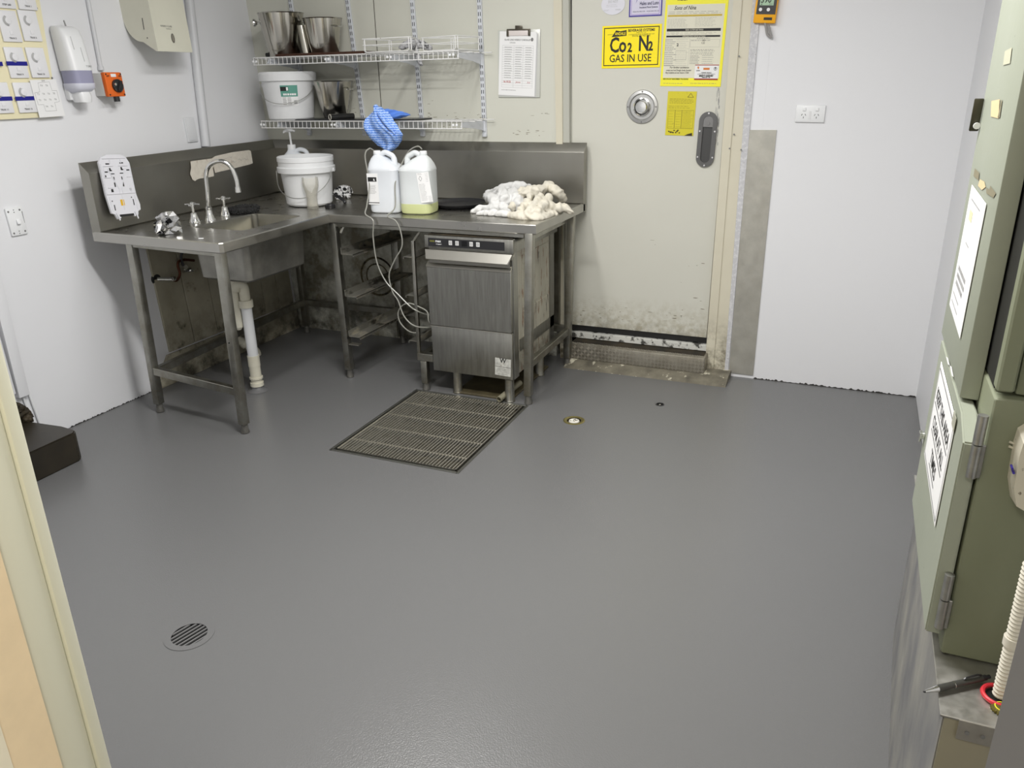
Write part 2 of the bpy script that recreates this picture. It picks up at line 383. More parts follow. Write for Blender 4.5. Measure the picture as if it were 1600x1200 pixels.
# back wall: cool room panels left of the door, plastered wall right of it
bm=B(); box(bm,(-.7,.0,-.02),(.615,.15,H)); wb=struct('wall_back',bm,cream)
bm=B(); box(bm,(.621,.0,-.02),(1.695,.15,H)); struct('panel',bm,cream,wb)
bm=B(); box(bm,(.613,.004,0),(.623,.02,H)); struct('joint',bm,dark,wb)
bm=B(); box(bm,(2.70,.013,-.02),(3.9,.17,H)); struct('wall_back_right',bm,wallp)
bm=B(); box(bm,(1.69,.012,2.12),(2.70,.16,H)); struct('wall_back_lintel',bm,cream)
bm=B(); box(bm,(1.69,.14,-.02),(2.70,.17,2.12)); struct('dark_backing',bm,black)  # black sheet stands in for the darkness behind the door
bm=B(); box(bm,(3.61,-2.2,-.02),(3.75,.17,H)); struct('wall_right',bm,wallp)
bm=B(); box(bm,(3.75,-5.6,-.02),(3.9,-2.1,H)); struct('wall_right_recess',bm,wallp)
bm=B(); box(bm,(-.5,-3.72,-.02),(2.30,-3.61,H)); struct('wall_front',bm,wallp)
bm=B(); box(bm,(2.30,-3.72,2.15),(3.9,-3.61,H)); struct('wall_front_lintel',bm,wallp)
bm=B(); box(bm,(3.348,-3.74,-.02),(3.75,-3.6,2.15),.003,1); struct('trim_2',bm,jambd)
bm=B(); box(bm,(2.20,-5.6,-.02),(2.312,-3.722,H)); struct('wall_hall',bm,yellw)
bm=B(); box(bm,(2.2,-5.7,-.02),(3.9,-5.6,H)); struct('wall_hall_end',bm,yellw)
bm=B(); box(bm,(-.9,-5.7,H),(4.0,.3,H+.1)); struct('ceiling',bm,ceil)
bm=B(); box(bm,(2.29,-3.617,-.02),(2.312,-3.599,2.15),.004,2); jm=struct('trim_3',bm,jambm)
bm=B(); box(bm,(2.28,-3.664,-.02),(2.306,-3.617,2.15),.003,2); struct('jamb_face',bm,jambm,jm)
bm=B(); box(bm,(2.28,-3.721,-.02),(2.310,-3.664,2.15)); struct('plaster_edge',bm,tanm,jm)
# low wall carrying the cabinets
plan=[(3.424,-3.04),(3.438,-2.54),(3.460,-2.02),(3.490,-1.76),(3.53,-1.66),(3.62,-1.62),(3.75,-1.62),(3.75,-3.04)]
bm=B(); xyprism(bm,plan,-.01,.598); nb=struct('wall_nib',bm,nibm)
bm=B(); box(bm,(3.426,-3.043,-.01),(3.75,-3.0395,.598)); struct('nib_end_face',bm,olive,nb)

# ---- back wall trims and door frame (lines lean slightly, as measured)
def bx(u,v): p=atY(u,v,0); return (p.x,p.z)
def ext(l,z0,z1):      # line through two (x,z) points, extended to z0,z1
    (x0,a),(x1,b)=l; f=lambda z:x0+(x1-x0)*(z-a)/(b-a); return (f(z0),z0),(f(z1),z1)
def strip(name,la,lb,z0,z1,y0,y1,mat,parent=None):
    a0,a1=ext(la,z0,z1); b0,b1=ext(lb,z0,z1); bm=B(); xzprism(bm,[a0,b0,b1,a1],y0,y1)
    return struct(name,bm,mat,parent)
Lt0=(bx(866,0),bx(870,215)); Lt1=(bx(879,0),bx(880,215)); Lt2=(bx(889,0),bx(890,215))
tr=strip('trim_4',Lt0,Lt1,0,2.15,-.012,.03,framec); strip('trim_lip',Lt1,Lt2,0,2.15,-.004,.03,M('grey trim paint',(.45,.45,.40,1),.5),tr)
g0=(bx(1132.7,150),bx(1102,532)); f1=(bx(1134.5,150),bx(1104.5,532)); f2=(bx(1148,150),bx(1117,545)); f3=(bx(1164.5,150),bx(1136,525)); f4=(bx(1175.7,150),bx(1141,540))
fr=strip('trim_5',f1,f2,.0,2.15,-.004,.10,framec); strip('frame_rebate',f2,f3,.0,2.15,.003,.10,framec,fr)
for q in ((1140,232),(1158,234),(1155,88),(1147,210)):
    p=atY(*q,-.004); bm=B(); cyl(bm,p,p+V((0,-.003,0)),.004,n=10); struct('screw',bm,inkg,fr)
strip('trim_6',f3,(f4[0],f4[1]),.02,2.15,.004,.10,speck)
bm=B(); xzprism(bm,[(bx(1141,540)[0]-.03,0),(2.75,0),(2.75,H),(bx(1175.7,150)[0]-.03,H)],.012,.10); struct('wall_back_return',bm,wallp)

# ---- door
d1=strip('door_1',((1.765,1.6),(1.772,.2)),g0,.197,2.12,.03,.12,doorm)
bm=B(); box(bm,(1.72,.035,.165),(2.57,.1,.2)); struct('door_bottom_dark',bm,black,d1)  # black box fills the gap below the door, its shade as colour
# release knob
c=atY(1003.5,167,.03); Mf=face_frame(c,(0,-1,0))
bm=B(); lathe(bm,[(.001,.0),(.082,.0),(.082,.004),(.079,.007),(.066,.009),(.062,.004),(.060,.002),(.045,.002),(.001,.002)],48,Mf)
kn=obj('release_plate',bm,M('satin aluminium',(.55,.55,.54,1),.38,.85,var=.2,vs=30),d1)
bm=B(); lathe(bm,[(.045,.002),(.044,.012),(.038,.014),(.034,.006),(.034,.006)],48,Mf); obj('release_ring',bm,chrome,kn)
bm=B(); lathe(bm,[(.030,.002),(.030,.026),(.027,.031),(.010,.033),(.001,.033)],40,Mf); obj('release_button',bm,chrome,kn)
for a in (0,90,180,270):
    bm=B(); q=Mf@V((.073*math.cos(math.radians(a)),.073*math.sin(math.radians(a)),.007)); cyl(bm,q,q+V((0,-.003,0)),.004,n=10); obj('screw',bm,inkg,kn)
# flush pull
hc=atY(1104.5,218,.03)
def stad(r,h,n=12):
    o=[(r*math.cos(a),h+r*math.sin(a)) for a in [math.pi*i/n for i in range(n+1)]]; o+=[(-r*math.cos(a),-h-r*math.sin(a)) for a in [math.pi*i/n for i in range(n+1)]]; return o
def ring_prism(bm,o,i,f,d0,d1):
    n=len(o); R=[[bm.verts.new(f(*p,d)) for p in pts] for pts,d in ((o,d0),(o,d1),(i,d1),(i,d0))]
    for a,b in zip(R,R[1:]):
        for k in range(n): bm.faces.new((a[k],a[(k+1)%n],b[(k+1)%n],b[k]))
tilt=math.radians(1.5)
ff=lambda x,z,d:V((hc.x+x*math.cos(tilt)+z*math.sin(tilt),.03-d,hc.z+z*math.cos(tilt)-x*math.sin(tilt)))
hm=M('dark cast metal',(.13,.13,.13,1),.42,.5)
bm=B(); ring_prism(bm,stad(.045,.088),stad(.024,.088),ff,0,.011); hp=obj('pull_handle',bm,hm,d1)
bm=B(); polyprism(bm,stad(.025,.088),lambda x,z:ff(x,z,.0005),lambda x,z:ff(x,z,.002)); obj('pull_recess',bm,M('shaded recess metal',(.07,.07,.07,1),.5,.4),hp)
bm=B(); polyprism(bm,[(-.024,.06)]+[(.024,.06)]+[(.024*math.cos(a),.088+.024*math.sin(a)) for a in [math.pi*i/8 for i in range(9)]],lambda x,z:ff(x,z,.002),lambda x,z:ff(x,z,.008)); obj('latch_block',bm,M('grey metal',(.22,.22,.22,1),.4,.6),hp)
bm=B(); cyl(bm,ff(0,.078,.008),ff(0,.078,.012),.009,n=16); obj('latch_screw',bm,M('grey metal',(.22,.22,.22,1),.4,.6),hp)
for x,z in ((0,.125),(0,-.125),(.037,.04),(-.037,.04),(.037,-.085),(-.037,-.085)):
    bm=B(); cyl(bm,ff(x,z,.011),ff(x,z,.013),.004,n=10); obj('screw',bm,chrome,hp)
# threshold
bm=B(); polyprism(bm,[(-.175,.0),(-.10,.034),(.02,.034),(.02,-.01),(-.175,-.01)],lambda y,z:V((1.80,y,z)),lambda y,z:V((2.70,y+(.0),z))); struct('trim_7',bm,sill)
st=thing('door_step','chequer plate aluminium step in front of the cool room door','step',(2.19,-.1,.034))
bm=B(); box(bm,(1.81,-.1,.034),(2.571,.06,.121),.004,2); obj('plate',bm,M('dirty tread plate',(.36,.34,.29,1),.45,.75,var=.8,vs=12,vcol=(.22,.20,.16,1)),st)
bm=B()
for i in range(38):
    for j in range(4):
        x=1.822+i*.02; z=.047+j*.02; s=1 if (i+j)%2 else -1
        for o in (-.005,0,.005): obox(bm,(x+o*.8,-.1005,z-s*o*.8),(1,0,s),(0,1,0),(-s,0,1),.013,.002,.0018)
for i in range(37):
    for j in range(3):
        x=1.822+i*.02; y=-.085+j*.02; s=1 if (i+j)%2 else -1
        for o in (-.004,.004): obox(bm,(x+o,y-s*o,.1215),(1,s,0),(-s,1,0),(0,0,1),.013,.002,.0015)
obj('tread_pattern',bm,M('worn tread tops',(.62,.59,.52,1),.38,.8,var=.6,vs=14,vcol=(.34,.31,.26,1)),st,kind='stuff',smooth=0)  # lighter than the plate, tread glints put into the colour
bm=B(); box(bm,(1.815,-.06,.1212),(2.56,.03,.1225)); obj('grime_film',bm,dark,st)
bm=B(); box(bm,(1.76,.012,.125),(2.568,.06,.160),.002,1); ks=obj('kick_strip',bm,M('chipped white metal strip',(.6,.6,.56,1),.5,dirt=[(S(30,26,20),.52,.6,22,.9)]),None,'scuffed white metal strip under the cool room door','strip')
for u in (932,1020,1092):
    p=atY(u,520+(u-932)*.125,.012); bm=B(); cyl(bm,(p.x,.012,.145),(p.x,.009,.145),.004,n=8); obj('screw',bm,black,ks)

# ragged dark paint joint where floor meets the walls, with chips of white filler
def ragged(name,pts,n,h0,h1,mat,off,seed):
    r=random.Random(seed); bm=B(); A=[];C_=[]
    a=V(pts[0]);b=V(pts[1]); d=(b-a).normalized(); nn=V((d.y,-d.x,0))*off
    for i in range(n+1):
        p=a.lerp(b,i/n)+nn; A.append(bm.verts.new(p)); C_.append(bm.verts.new(p+V((0,0,h0+(h1-h0)*r.random()**2))))
    for i in range(n): bm.faces.new((A[i],A[i+1],C_[i+1],C_[i]))
    return struct(name,bm,mat,None,smooth=0)
ragged('trim_8',[(2.82,.013,0),(3.61,.013,0)],120,.002,.011,M('dark joint',S(44,42,40),.7),.0015,1)
ragged('trim_9',[(-.15,-2.0,0),(-.15,-1.27,0)],110,.001,.008,M('dark joint',S(44,42,40),.7),.003,2)
# black smudge of finger marks beside the pull handle and small scuffs on the cream panels
bm=B(); r_=random.Random(8)
for k in range(46):
    v=80+r_.random()*150; u=1127-(v-80)*.035-abs(r_.gauss(0,3.2)); p=atY(u,v,.0292-k*.00001)
    if p.x>ext(g0,p.z,p.z+.01)[0][0]-.006: continue
    w_=.0015+.003*r_.random(); h_=.006+.02*r_.random(); bm.faces.new([bm.verts.new((p.x+w_*math.cos(t),p.y,p.z+h_*math.sin(t))) for t in [2*math.pi*i/8 for i in range(8)]])
obj('finger_smudges',bm,M('grey smudge',(.36,.36,.38,1),.6,alpha=.3),d1,kind='stuff',smooth=0)
def scuffs(parent,px,mat,y,seed,nm='scuff_marks'):
    r=random.Random(seed); bm=B()
    for (u0,v0,u1,v1,n) in px:
        for k in range(n):
            t=r.random(); u=u0+(u1-u0)*t; v=v0+(v1-v0)*r.random(); p=atY(u,v,y-.00001*k); w_=.003+.014*r.random(); h_=.0006+.0016*r.random()
            bm.faces.new([bm.verts.new((p.x+w_*math.cos(q)*(.6+.4*r.random()),p.y,p.z+h_*math.sin(q))) for q in [2*math.pi*i/7 for i in range(7)]])
    return obj(nm,bm,mat,parent,kind='stuff',smooth=0)
sm_=M('brown scuff',(.30,.27,.20,1),.7,alpha=.7)
scuffs(wb,[(800,198,850,212,12),(825,175,862,182,5),(645,176,760,196,22),(540,168,560,178,5),(640,150,700,200,8)],sm_,-.0006,3)
scuffs(d1,[(900,480,1090,505,26),(1050,400,1100,500,8),(1015,375,1025,390,2)],M('door grime spots',(.20,.17,.10,1),.7,alpha=.7),.0292,4,'grime_spots')
# ---- sheet metal corner guard
bm=B(); box(bm,(2.688,.006,.02),(2.816,.0128,1.279)); obj('wall_guard',bm,sheetm,None,'tall scuffed sheet metal strip on the wall right of the door','wall guard')

# ------------------------------------------------------------------ bench
bench=thing('steel_bench','L-shaped stainless steel sink bench with raised splashback, in the corner','bench',(.7,-.7,0))
ZT=.900
outer=[(-.06,-1.52),(-.19,0),(1.865,0),(1.865,-.752),(.722,-.752),(.747,-1.566)]
def rnd(p,i,r=.02): return p
sk=[(.292,-1.262),(.600,-1.262),(.600,-.812),(.292,-.812)]
def rrect(x0,y0,x1,y1,r,n=5):
    o=[]
    for cx,cy,a0 in ((x1-r,y1-r,0),(x0+r,y1-r,90),(x0+r,y0+r,180),(x1-r,y0+r,270)):
        o+=[(cx+r*math.cos(math.radians(a0+90*k/n)),cy+r*math.sin(math.radians(a0+90*k/n))) for k in range(n+1)]
    return o
hole=rrect(.292,-1.262,.604,-.812,.03)
topm=M('worktop steel',(.43,.42,.39,1),.30,1,var=.6,vs=7,vcol=(.33,.32,.29,1),rvar=.05)
bm=B(); inn=[(-.045,-1.50),(-.165,-.02),(1.845,-.02),(1.845,-.735),(.706,-.735),(.730,-1.545)]
fill_holes(bm,inn,[hole],ZT-.003)
obj('worktop',bm,topm,bench,smooth=0)
bm=B()
prof=[(.022,ZT-.003),(.014,ZT+.001),(.003,ZT+.001),(0,ZT-.003),(0,.860),(.003,.856),(.016,.856),(.016,.875)]
sweep(bm,[(1.865,-.02),(1.865,-.752),(.722,-.752),(.747,-1.552),(.733,-1.5655),(-.06,-1.520)],prof)
obj('front_rim',bm,steel,bench)
bm=B(); sweep(bm,[(-.06,-1.52),(-.19,-.0),(1.865,-.0)],[(.001,.856),(.045,.856),(.045,ZT-.003),(.052,ZT+.004),(.050,1.165),(.047,1.170),(.004,1.212),(.001,1.212)],True)
obj('splashback',bm,splashm,bench)
# bowl
bm=B(); zb=.645
rg=[[V((x,y,z)) for x,y in rrect(.292+i,-1.262+i,.604-i,-.812-i,.03+j)] for z,i,j in ((ZT-.003,0,0),(ZT-.01,.004,.002),(zb+.035,.012,.005),(zb+.008,.03,.01),(zb,.06,.02))]
loft(bm,rg,cap0=False); bowl=obj('sink_bowl',bm,M('sink steel',(.30,.29,.25,1),.36,1,var=.5,vs=8,vcol=(.2,.19,.16,1)),bench)  # bowl steel darkened, the shade inside it put into the colour
bm=B(); rg=[[V((x,y,z)) for x,y in rrect(.288+i,-1.266+i,.608-i,-.808-i,.03)] for z,i in ((.893,-.004),(zb+.01,.008),(zb-.004,.03))]
loft(bm,rg,cap0=False); obj('bowl_skin',bm,bowlm,bowl)
bm=B(); lathe(bm,[(.001,zb+.002),(.035,zb+.002),(.04,zb+.006),(.045,zb+.001)],24,Matrix.Translation((.445,-1.03,0))); obj('sink_drain',bm,chrome,bowl)
legsteel=M('leg steel',(.40,.395,.36,1),.38,1,var=.7,vs=12,vcol=(.27,.26,.22,1),rvar=.1,zd=[(.0,.8,S(120,112,92),.55,16)])
def leg(x,y,w=.038,top=.86,dx=0,dy=0,z0=.045,foot=True):
    bm=B(); h=w/2
    hexa(bm,[(x-h,y-h,z0),(x+h,y-h,z0),(x+h,y+h,z0),(x-h,y+h,z0),(x+dx-h,y+dy-h,top),(x+dx+h,y+dy-h,top),(x+dx+h,y+dy+h,top),(x+dx-h,y+dy+h,top)],.003,2)
    l=obj('leg',bm,legsteel,bench)
    if foot:
        bm=B(); lathe(bm,[(.0,0),(.019,0),(.021,.004),(.017,.02),(.016,.048),(0,.048)],16,Matrix.Translation((x,y,0)),caps=False); obj('adjustable_foot',bm,M('grimy foot',(.16,.155,.14,1),.5,.5,var=.8,vs=40),l)
    return l
leg(.695,-1.535,dx=.016,dy=-.005); leg(.112,-1.480,dx=.02); leg(.735,-.718,dx=-.01); leg(1.812,-.738,dx=.018); leg(1.805,-.125,dx=.02)
leg(-.02,-.09); leg(.70,-.075); leg(1.30,-.06)
def bar(a,b,w=.03,h=.038,mat=legsteel,name='rail',parent=None):
    a=V(a);b=V(b); d=(b-a); bm=B(); x=d.cross(V((0,0,1))).normalized(); z=x.cross(d).normalized()
    obox(bm,(a+b)/2,d,x,z,d.length,w,h,.002,1); return obj(name,bm,mat,parent or bench)
bar((.13,-1.482,.222),(.68,-1.53,.205)); bar((.10,-1.46,.205),(-.02,-.10,.205)); bar((-.01,-.09,.205),(1.79,-.09,.205))
bar((1.812,-.72,.205),(1.805,-.14,.205)); bar((1.79,-.13,.83),(1.80,-.70,.83)); bar((.74,-.70,.83),(.70,-.09,.83),.02,.02)
bar((.13,-1.482,.845),(.68,-1.53,.845),.02,.02); bar((.735,-.72,.845),(1.80,-.73,.845),.02,.02)
# mid post, its box bracket and the rack runners
mp=leg(1.196,-.735,w=.018,top=.79,z0=.17,foot=False,dx=.004); mp['label']='thin post between the rack runners and the glass washer'
leg(1.232,-.745,w=.036,top=.165,z0=.04)
bm=B(); box(bm,(1.196,-.76,.165),(1.29,-.72,.205),.002,1); box(bm,(1.20,-.75,.166),(1.235,-.30,.20),.002,1); obj('bracket',bm,legsteel,bench)
bar((1.20,-.735,.785),(1.245,-.70,.86),.012,.012,name='brace'); bar((.76,-.715,.80),(.79,-.70,.86),.012,.012,name='brace')
for x0,x1,zs in ((.755,.83,(.69,.463,.238)),(1.205,1.13,(.70,.50,.255))):
    for z in zs:
        s=1 if x1>x0 else -1
        bm=B(); box(bm,(x0,-.725,z),(x1,-.12,z+.003)); box(bm,(x0,-.725,z),(x0+s*.003,-.12,z+.035)); box(bm,(x1,-.725,z-.010),(x1-s*.003,-.12,z+.003))
        obj('rack_runner',bm,M('limescaled runner',(.34,.33,.29,1),.45,.8,dirt=[(S(196,190,174),.50,.58,18,.9),(S(40,34,24),.56,.64,13,.8)],stretch=(1,.5,1)),bench)
bm=B(); box(bm,(.757,-.735,.195),(.82,-.70,.199)); obj('lug',bm,steelw,bench)
bar((.752,-.70,.52),(.752,-.70,.86),.006,.03,name='runner_upright'); bar((.76,-.12,.2),(.76,-.12,.86),.012,.02,name='runner_upright'); bar((1.2,-.12,.2),(1.2,-.12,.86),.012,.02,name='runner_upright')
bm=B()
for z in (.235,.285,.36): cyl(bm,(.757,-.737,z),(.757,-.741,z),.004,n=8)
obj('bolt_holes',bm,black,bench)
bm=B()
for z in (.45,): cyl(bm,(.70,-1.556,z),(.70,-1.559,z),.0035,n=8)
obj('leg_screw',bm,black,bench)
# folded end stiffener behind the right legs
bm=B(); box(bm,(1.70,-.06,.22),(1.73,-.03,.85)); box(bm,(1.76,-.05,.22),(1.765,-.02,.85)); obj('back_upright',bm,legsteel,bench)

# ---- taps (spout with a cross-head tap on either side)
def base_pt(u,v): p=atZ(u,v,ZT); return V((p.x,p.y,ZT-.003))
tp=thing('sink_tap','chrome gooseneck sink tap with two cross-head handles','tap',base_pt(328.7,344))
s0=base_pt(328.7,344)
bm=B(); lathe(bm,[(.001,0),(.027,0),(.026,.008),(.017,.03),(.014,.055),(.0165,.058),(.0165,.066),(.011,.072)],24,Matrix.Translation(s0)); obj('spout_base',bm,chrome,tp)
sy=s0.y+.02
pA=atY(322,272,s0.y+.003); pT=atY(345,251.5,sy); pE=atY(371.5,296,sy+.03)
pt=[s0+V((0,0,.06)),(s0+V((0,0,.06))+pA)/2,pA,atY(329,257,s0.y+.01),pT,atY(360,260,sy+.02),atY(369,280,sy+.03),pE]
bm=B(); tube(bm,spline(pt,7),.0105,14); sp=obj('spout',bm,chrome,tp)
bm=B(); d=(pE-atY(369,280,sy+.03)).normalized(); cyl(bm,pE-d*.012,pE+d*.014,.013,.0145,n=18); obj('aerator',bm,chrome,sp)
def tap(u,v,rot):
    p=base_pt(u,v); bm=B(); M4=Matrix.Translation(p)@Matrix.Rotation(rot,4,'Z')
    lathe(bm,[(.001,0),(.027,0),(.027,.004),(.024,.012),(.017,.032),(.015,.046),(.007,.05),(.007,.078),(.012,.080),(.012,.098),(.001,.102)],24,M4)
    h=obj('tap_body',bm,chrome,tp)
    bm=B(); z=.089
    for k in range(4):
        a=math.pi/2*k; q=lambda r:M4@V((r*math.cos(a),r*math.sin(a),z))
        tube(bm,[q(.008),q(.02),q(.03),q(.036)],[.005,.0042,.0055,.004],10)
    obj('cross_handle',bm,chrome,h)
tap(304.5,347,.35); tap(352.5,336.5,.6)

# ---- waste pipes and supply valves under the sink
wp=thing('waste_pipe','aged white PVC waste pipe running from the sink bowl down to the floor','pipe',(.38,-1.07,0))
A=V((.345,-1.10,0))
bm=B(); cyl(bm,(A.x,A.y,.645),(A.x,A.y,.62),.036,n=24); cyl(bm,(A.x,A.y,.62),(A.x,A.y,.36),.022,n=20); cyl(bm,(A.x,A.y,.36),(A.x,A.y,.345),.022,.012,n=20); obj('trap_tube',bm,pvc,wp)
e=V((.385,-1.07,0))
bm=B(); tube(bm,spline([(A.x+.01,A.y,.555),(A.x+.02,A.y+.005,.578),(A.x+.03,A.y+.015,.583),(e.x-.002,e.y,.565),(e.x,e.y,.525),(e.x,e.y,.49)],5),.027,16); obj('elbow',bm,pvc,wp)
bm=B(); cyl(bm,(e.x,e.y,.50),(e.x,e.y,.462),.037,n=24); obj('union_nut',bm,pvc,wp)
bm=B(); cyl(bm,(e.x,e.y,.47),(e.x,e.y,.17),.0275,n=20); obj('down_pipe',bm,M('newer PVC',(.66,.67,.68,1),.35,var=.1),wp)
bm=B(); cyl(bm,(e.x,e.y,.20),(e.x,e.y,.14),.031,n=20); cyl(bm,(e.x,e.y,.14),(e.x,e.y,.045),.029,n=20); cyl(bm,(e.x,e.y,.08),(e.x,e.y,.07),.035,n=20);cyl(bm,(e.x,e.y,.05),(e.x,e.y,.03),.035,n=20); cyl(bm,(e.x,e.y,.045),(e.x,e.y,.0),.027,n=20); obj('floor_socket',bm,pvc,wp)
bm=B(); lathe(bm,[(.027,.03),(.035,.012),(.055,.0015),(.027,.0)],24,Matrix.Translation((e.x,e.y,0))); obj('floor_collar',bm,floorm,wp)
lp=thing('low_waste_pipe','stained white PVC pipe stub low behind the floor waste pipe','pipe',(-.10,-.60,.06))
bm=B(); tube(bm,spline([lw(-.66,.13,0),lw(-.66,.12,.05),(-.04,-.64,.08),(-.02,-.60,.03),(-.02,-.59,.0)],5),.026,14); obj('bent_pipe',bm,pvc,lp)
bm=B(); cyl(bm,(-.055,-.645,.10),(-.040,-.635,.082),.038,n=20); cyl(bm,lw(-.66,.13,0),lw(-.66,.128,.02),.045,n=20); obj('coupling',bm,pvc,lp)
sv=thing('supply_valves','tarnished copper water supply pipes with chrome stop valves on the wall','valve',lw(-1.13,.57))
p0=atL(243,436,.0)
bm=B(); cyl(bm,p0,p0+V((.012,0,0)),.030,.026,n=20); obj('wall_flange',bm,black,sv)
bm=B(); p1=atL(268,436,.05); cyl(bm,p0+V((.01,0,0)),p1,.011,n=14); cyl(bm,p1,p1+V((.0,.02,-.002)),.014,n=14); obj('chrome_valve',bm,chrome,sv)
bm=B(); tube(bm,spline([p1,atL(276,438,.055),atL(281,428,.06),atL(278,415,.06),atL(280,408,.06),atL(290,406,.06),atL(303,407,.06)],6),.0075,10); obj('copper_pipe',bm,copper,sv)
bm=B(); q=atL(284,417,.03); cyl(bm,q+V((-.03,0,0)),q+V((.03,0,0)),.014,n=14); cyl(bm,q+V((.02,-.012,-.02)),q+V((.02,.03,-.02)),.011,n=12); cyl(bm,q+V((.02,.03,-.02)),q+V((.02,.05,-.03)),.016,.012,n=12); obj('angle_valve',bm,chrome,sv)
bm=B(); tube(bm,spline([atL(286,415,.06),atL(283,400,.07),atL(290,388,.09),atL(300,378,.1)],5),.007,10); obj('flexible_hose',bm,blackp,sv)

# ------------------------------------------------------------------ glass washer
gw=thing('glass_washer','stainless under-bench glass washer with black control panel','glass washer',(1.51,-.5,0))
WX0,WX1,WY=1.287,1.745,-.755
sidem=M('rusty cream side panel',(.44,.42,.34,1),.5,var=.6,vs=3,vcol=(.30,.28,.22,1),stretch=(4,4,1),dirt=[(S(112,66,36),.56,.64,9,.8),(S(40,34,24),.60,.66,7,.8)],zd=[(.12,.3,S(50,42,28),.8,20)])
bm=B(); box(bm,(WX0+.006,WY+.03,.135),(WX1-.006,-.17,.80)); body=obj('body',bm,sidem,gw)
bm=B(); box(bm,(WX0+.003,WY+.012,.12),(WX1-.002,WY+.07,.765),.003,1); obj('front_frame',bm,steelf,body)
bm=B(); box(bm,(WX0-.004,WY-.012,.765),(WX1+.012,-.16,.828),.003,2); obj('hood',bm,steelf,gw)
bm=B(); box(bm,(WX0+.01,WY-.0,.829),(WX1,-.2,.832)); obj('top_grime',bm,dark,gw)
# side panel pressings
for (a,b,z0,z1) in ((-.62,-.26,.46,.73),(-.62,-.26,.30,.445)):
    bm=B(); box(bm,(WX1-.008,a,z0),(WX1-.003,b,z1),.002,1); obj('side_pressing',bm,sidem,gw)
bm=B(); box(bm,(WX1-.006,-.67,.25),(WX1+.0,-.18,.31)); box(bm,(WX1-.006,-.24,.14),(WX1,-.18,.80));obj('side_strap',bm,steelf,gw)
sp=Sheet((WX0-.004,WY-.0125,.828),(WX1+.012,WY-.0125,.828),(WX0-.004,WY-.0125,.765),(0,-1,0))
cp=None
bm=B(); sp.slab(bm,.045,.20,.905,.84,0,.001); cp=obj('control_panel',bm,blackp,gw)
bm=B(); sp.text(bm,'eco',.065,.50,.018,.0016,'LEFT'); obj('lettering',bm,S and M('olive print',S(150,150,60),.5),cp)
bm=B(); sp.text(bm,'max',.130,.50,.018,.0016,'LEFT',bold=.0004); sp.text(bm,'HOBART',.135,.70,.008,.0016,'LEFT'); obj('lettering',bm,paper,cp)
for x in (.285,.360,.520,.595):
    bm=B(); sp.slab(bm,x,.32,x+.038,.66,.001,.0022); bt=obj('button',bm,M('pale button',(.6,.6,.6,1),.5),cp)
    bm=B(); sp.frame(bm,x+.010,.41,x+.028,.57,.0012,.0026); obj('button_symbol',bm,ink,bt)
bm=B(); sp.slab(bm,.43,.30,.49,.70,.001,.0016); obj('display',bm,M('dark display',(.004,.004,.005,1),.15),cp)
# door: handle ledge, recess and panel
brightm=M('bright edge steel',(.66,.64,.58,1),.34,1)
bm=B(); hexa(bm,[(WX0+.0,WY+.006,.728),(WX1-.004,WY+.006,.728),(WX1-.004,WY+.03,.728),(WX0+.0,WY+.03,.728),(WX0-.008,WY-.002,.757),(WX1+.004,WY-.002,.757),(WX1,WY+.03,.757),(WX0,WY+.03,.757)])
hexa(bm,[(WX0+.010,WY-.034,.716),(WX1-.014,WY-.034,.716),(WX1-.010,WY-.028,.713),(WX0+.006,WY-.028,.713),(WX0-.006,WY-.006,.757),(WX1+.002,WY-.006,.757),(WX1+.002,WY-.0,.757),(WX0-.006,WY-.0,.757)])
obj('door_handle',bm,brightm,gw)
bm=B(); hexa(bm,[(WX0+.004,WY-.016,.372),(WX1-.006,WY-.016,.372),(WX1-.006,WY+.01,.372),(WX0+.004,WY+.01,.372),(WX0-.0,WY-.016,.672),(WX1-.004,WY-.016,.672),(WX1-.004,WY+.01,.685),(WX0,WY+.01,.685)],.002,1); dr=obj('door',bm,steelf,gw)
bm=B(); hexa(bm,[(WX0-.0,WY-.018,.672),(WX1-.004,WY-.018,.672),(WX1-.004,WY+.006,.690),(WX0,WY+.006,.690),(WX0-.0,WY-.019,.678),(WX1-.004,WY-.019,.678),(WX1-.004,WY+.006,.698),(WX0,WY+.006,.698)]); obj('door_lip',bm,brightm,dr)
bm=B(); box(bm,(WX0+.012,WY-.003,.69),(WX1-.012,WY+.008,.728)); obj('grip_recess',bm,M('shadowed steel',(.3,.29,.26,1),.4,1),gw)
bm=B(); box(bm,(WX0+.006,WY-.011,.125),(WX1-.004,WY+.01,.3655),.003,2); lpn=obj('lower_panel',bm,steelf,gw)
bm=B(); box(bm,(WX0+.004,WY-.017,.3665),(WX1-.006,WY+.0,.3705)); obj('door_bottom_edge',bm,brightm,dr)
ss=Sheet((WX1-.098,WY-.0118,.236),(WX1-.012,WY-.0118,.233),(WX1-.096,WY-.0118,.145),(0,-1,0))
bm=B(); ss.slab(bm,0,0,1,1,0,.0006); sk_=obj('sticker',bm,M('worn foil sticker',(.56,.56,.52,1),.5,var=.7,vs=60,dirt=[(S(120,110,85),.6,.68,70,.8)]),lpn)
bm=B(); ss.text(bm,'W',.5,.24,.034,.0008,bold=.0008); ss.frame(bm,.02,.47,.98,.51,.001,.0008); ss.lines(bm,.15,.60,.85,.9,4,.0012,.0008,seed=3); obj('print',bm,ink,sk_)
for i,(x,y) in enumerate(((1.408,-.722),(1.712,-.742),(1.715,-.33),(1.33,-.25))):
    bm=B(); lathe(bm,[(.0,0),(.026,0),(.027,.006),(.024,.012),(.023,.122),(.0,.122)],20,Matrix.Translation((x,y,.0))); obj('leg',bm,legsteel,gw)
hz=thing('drain_hose_end','open grey waste hose end lying under the glass washer','hose',(1.69,-.8,.02))
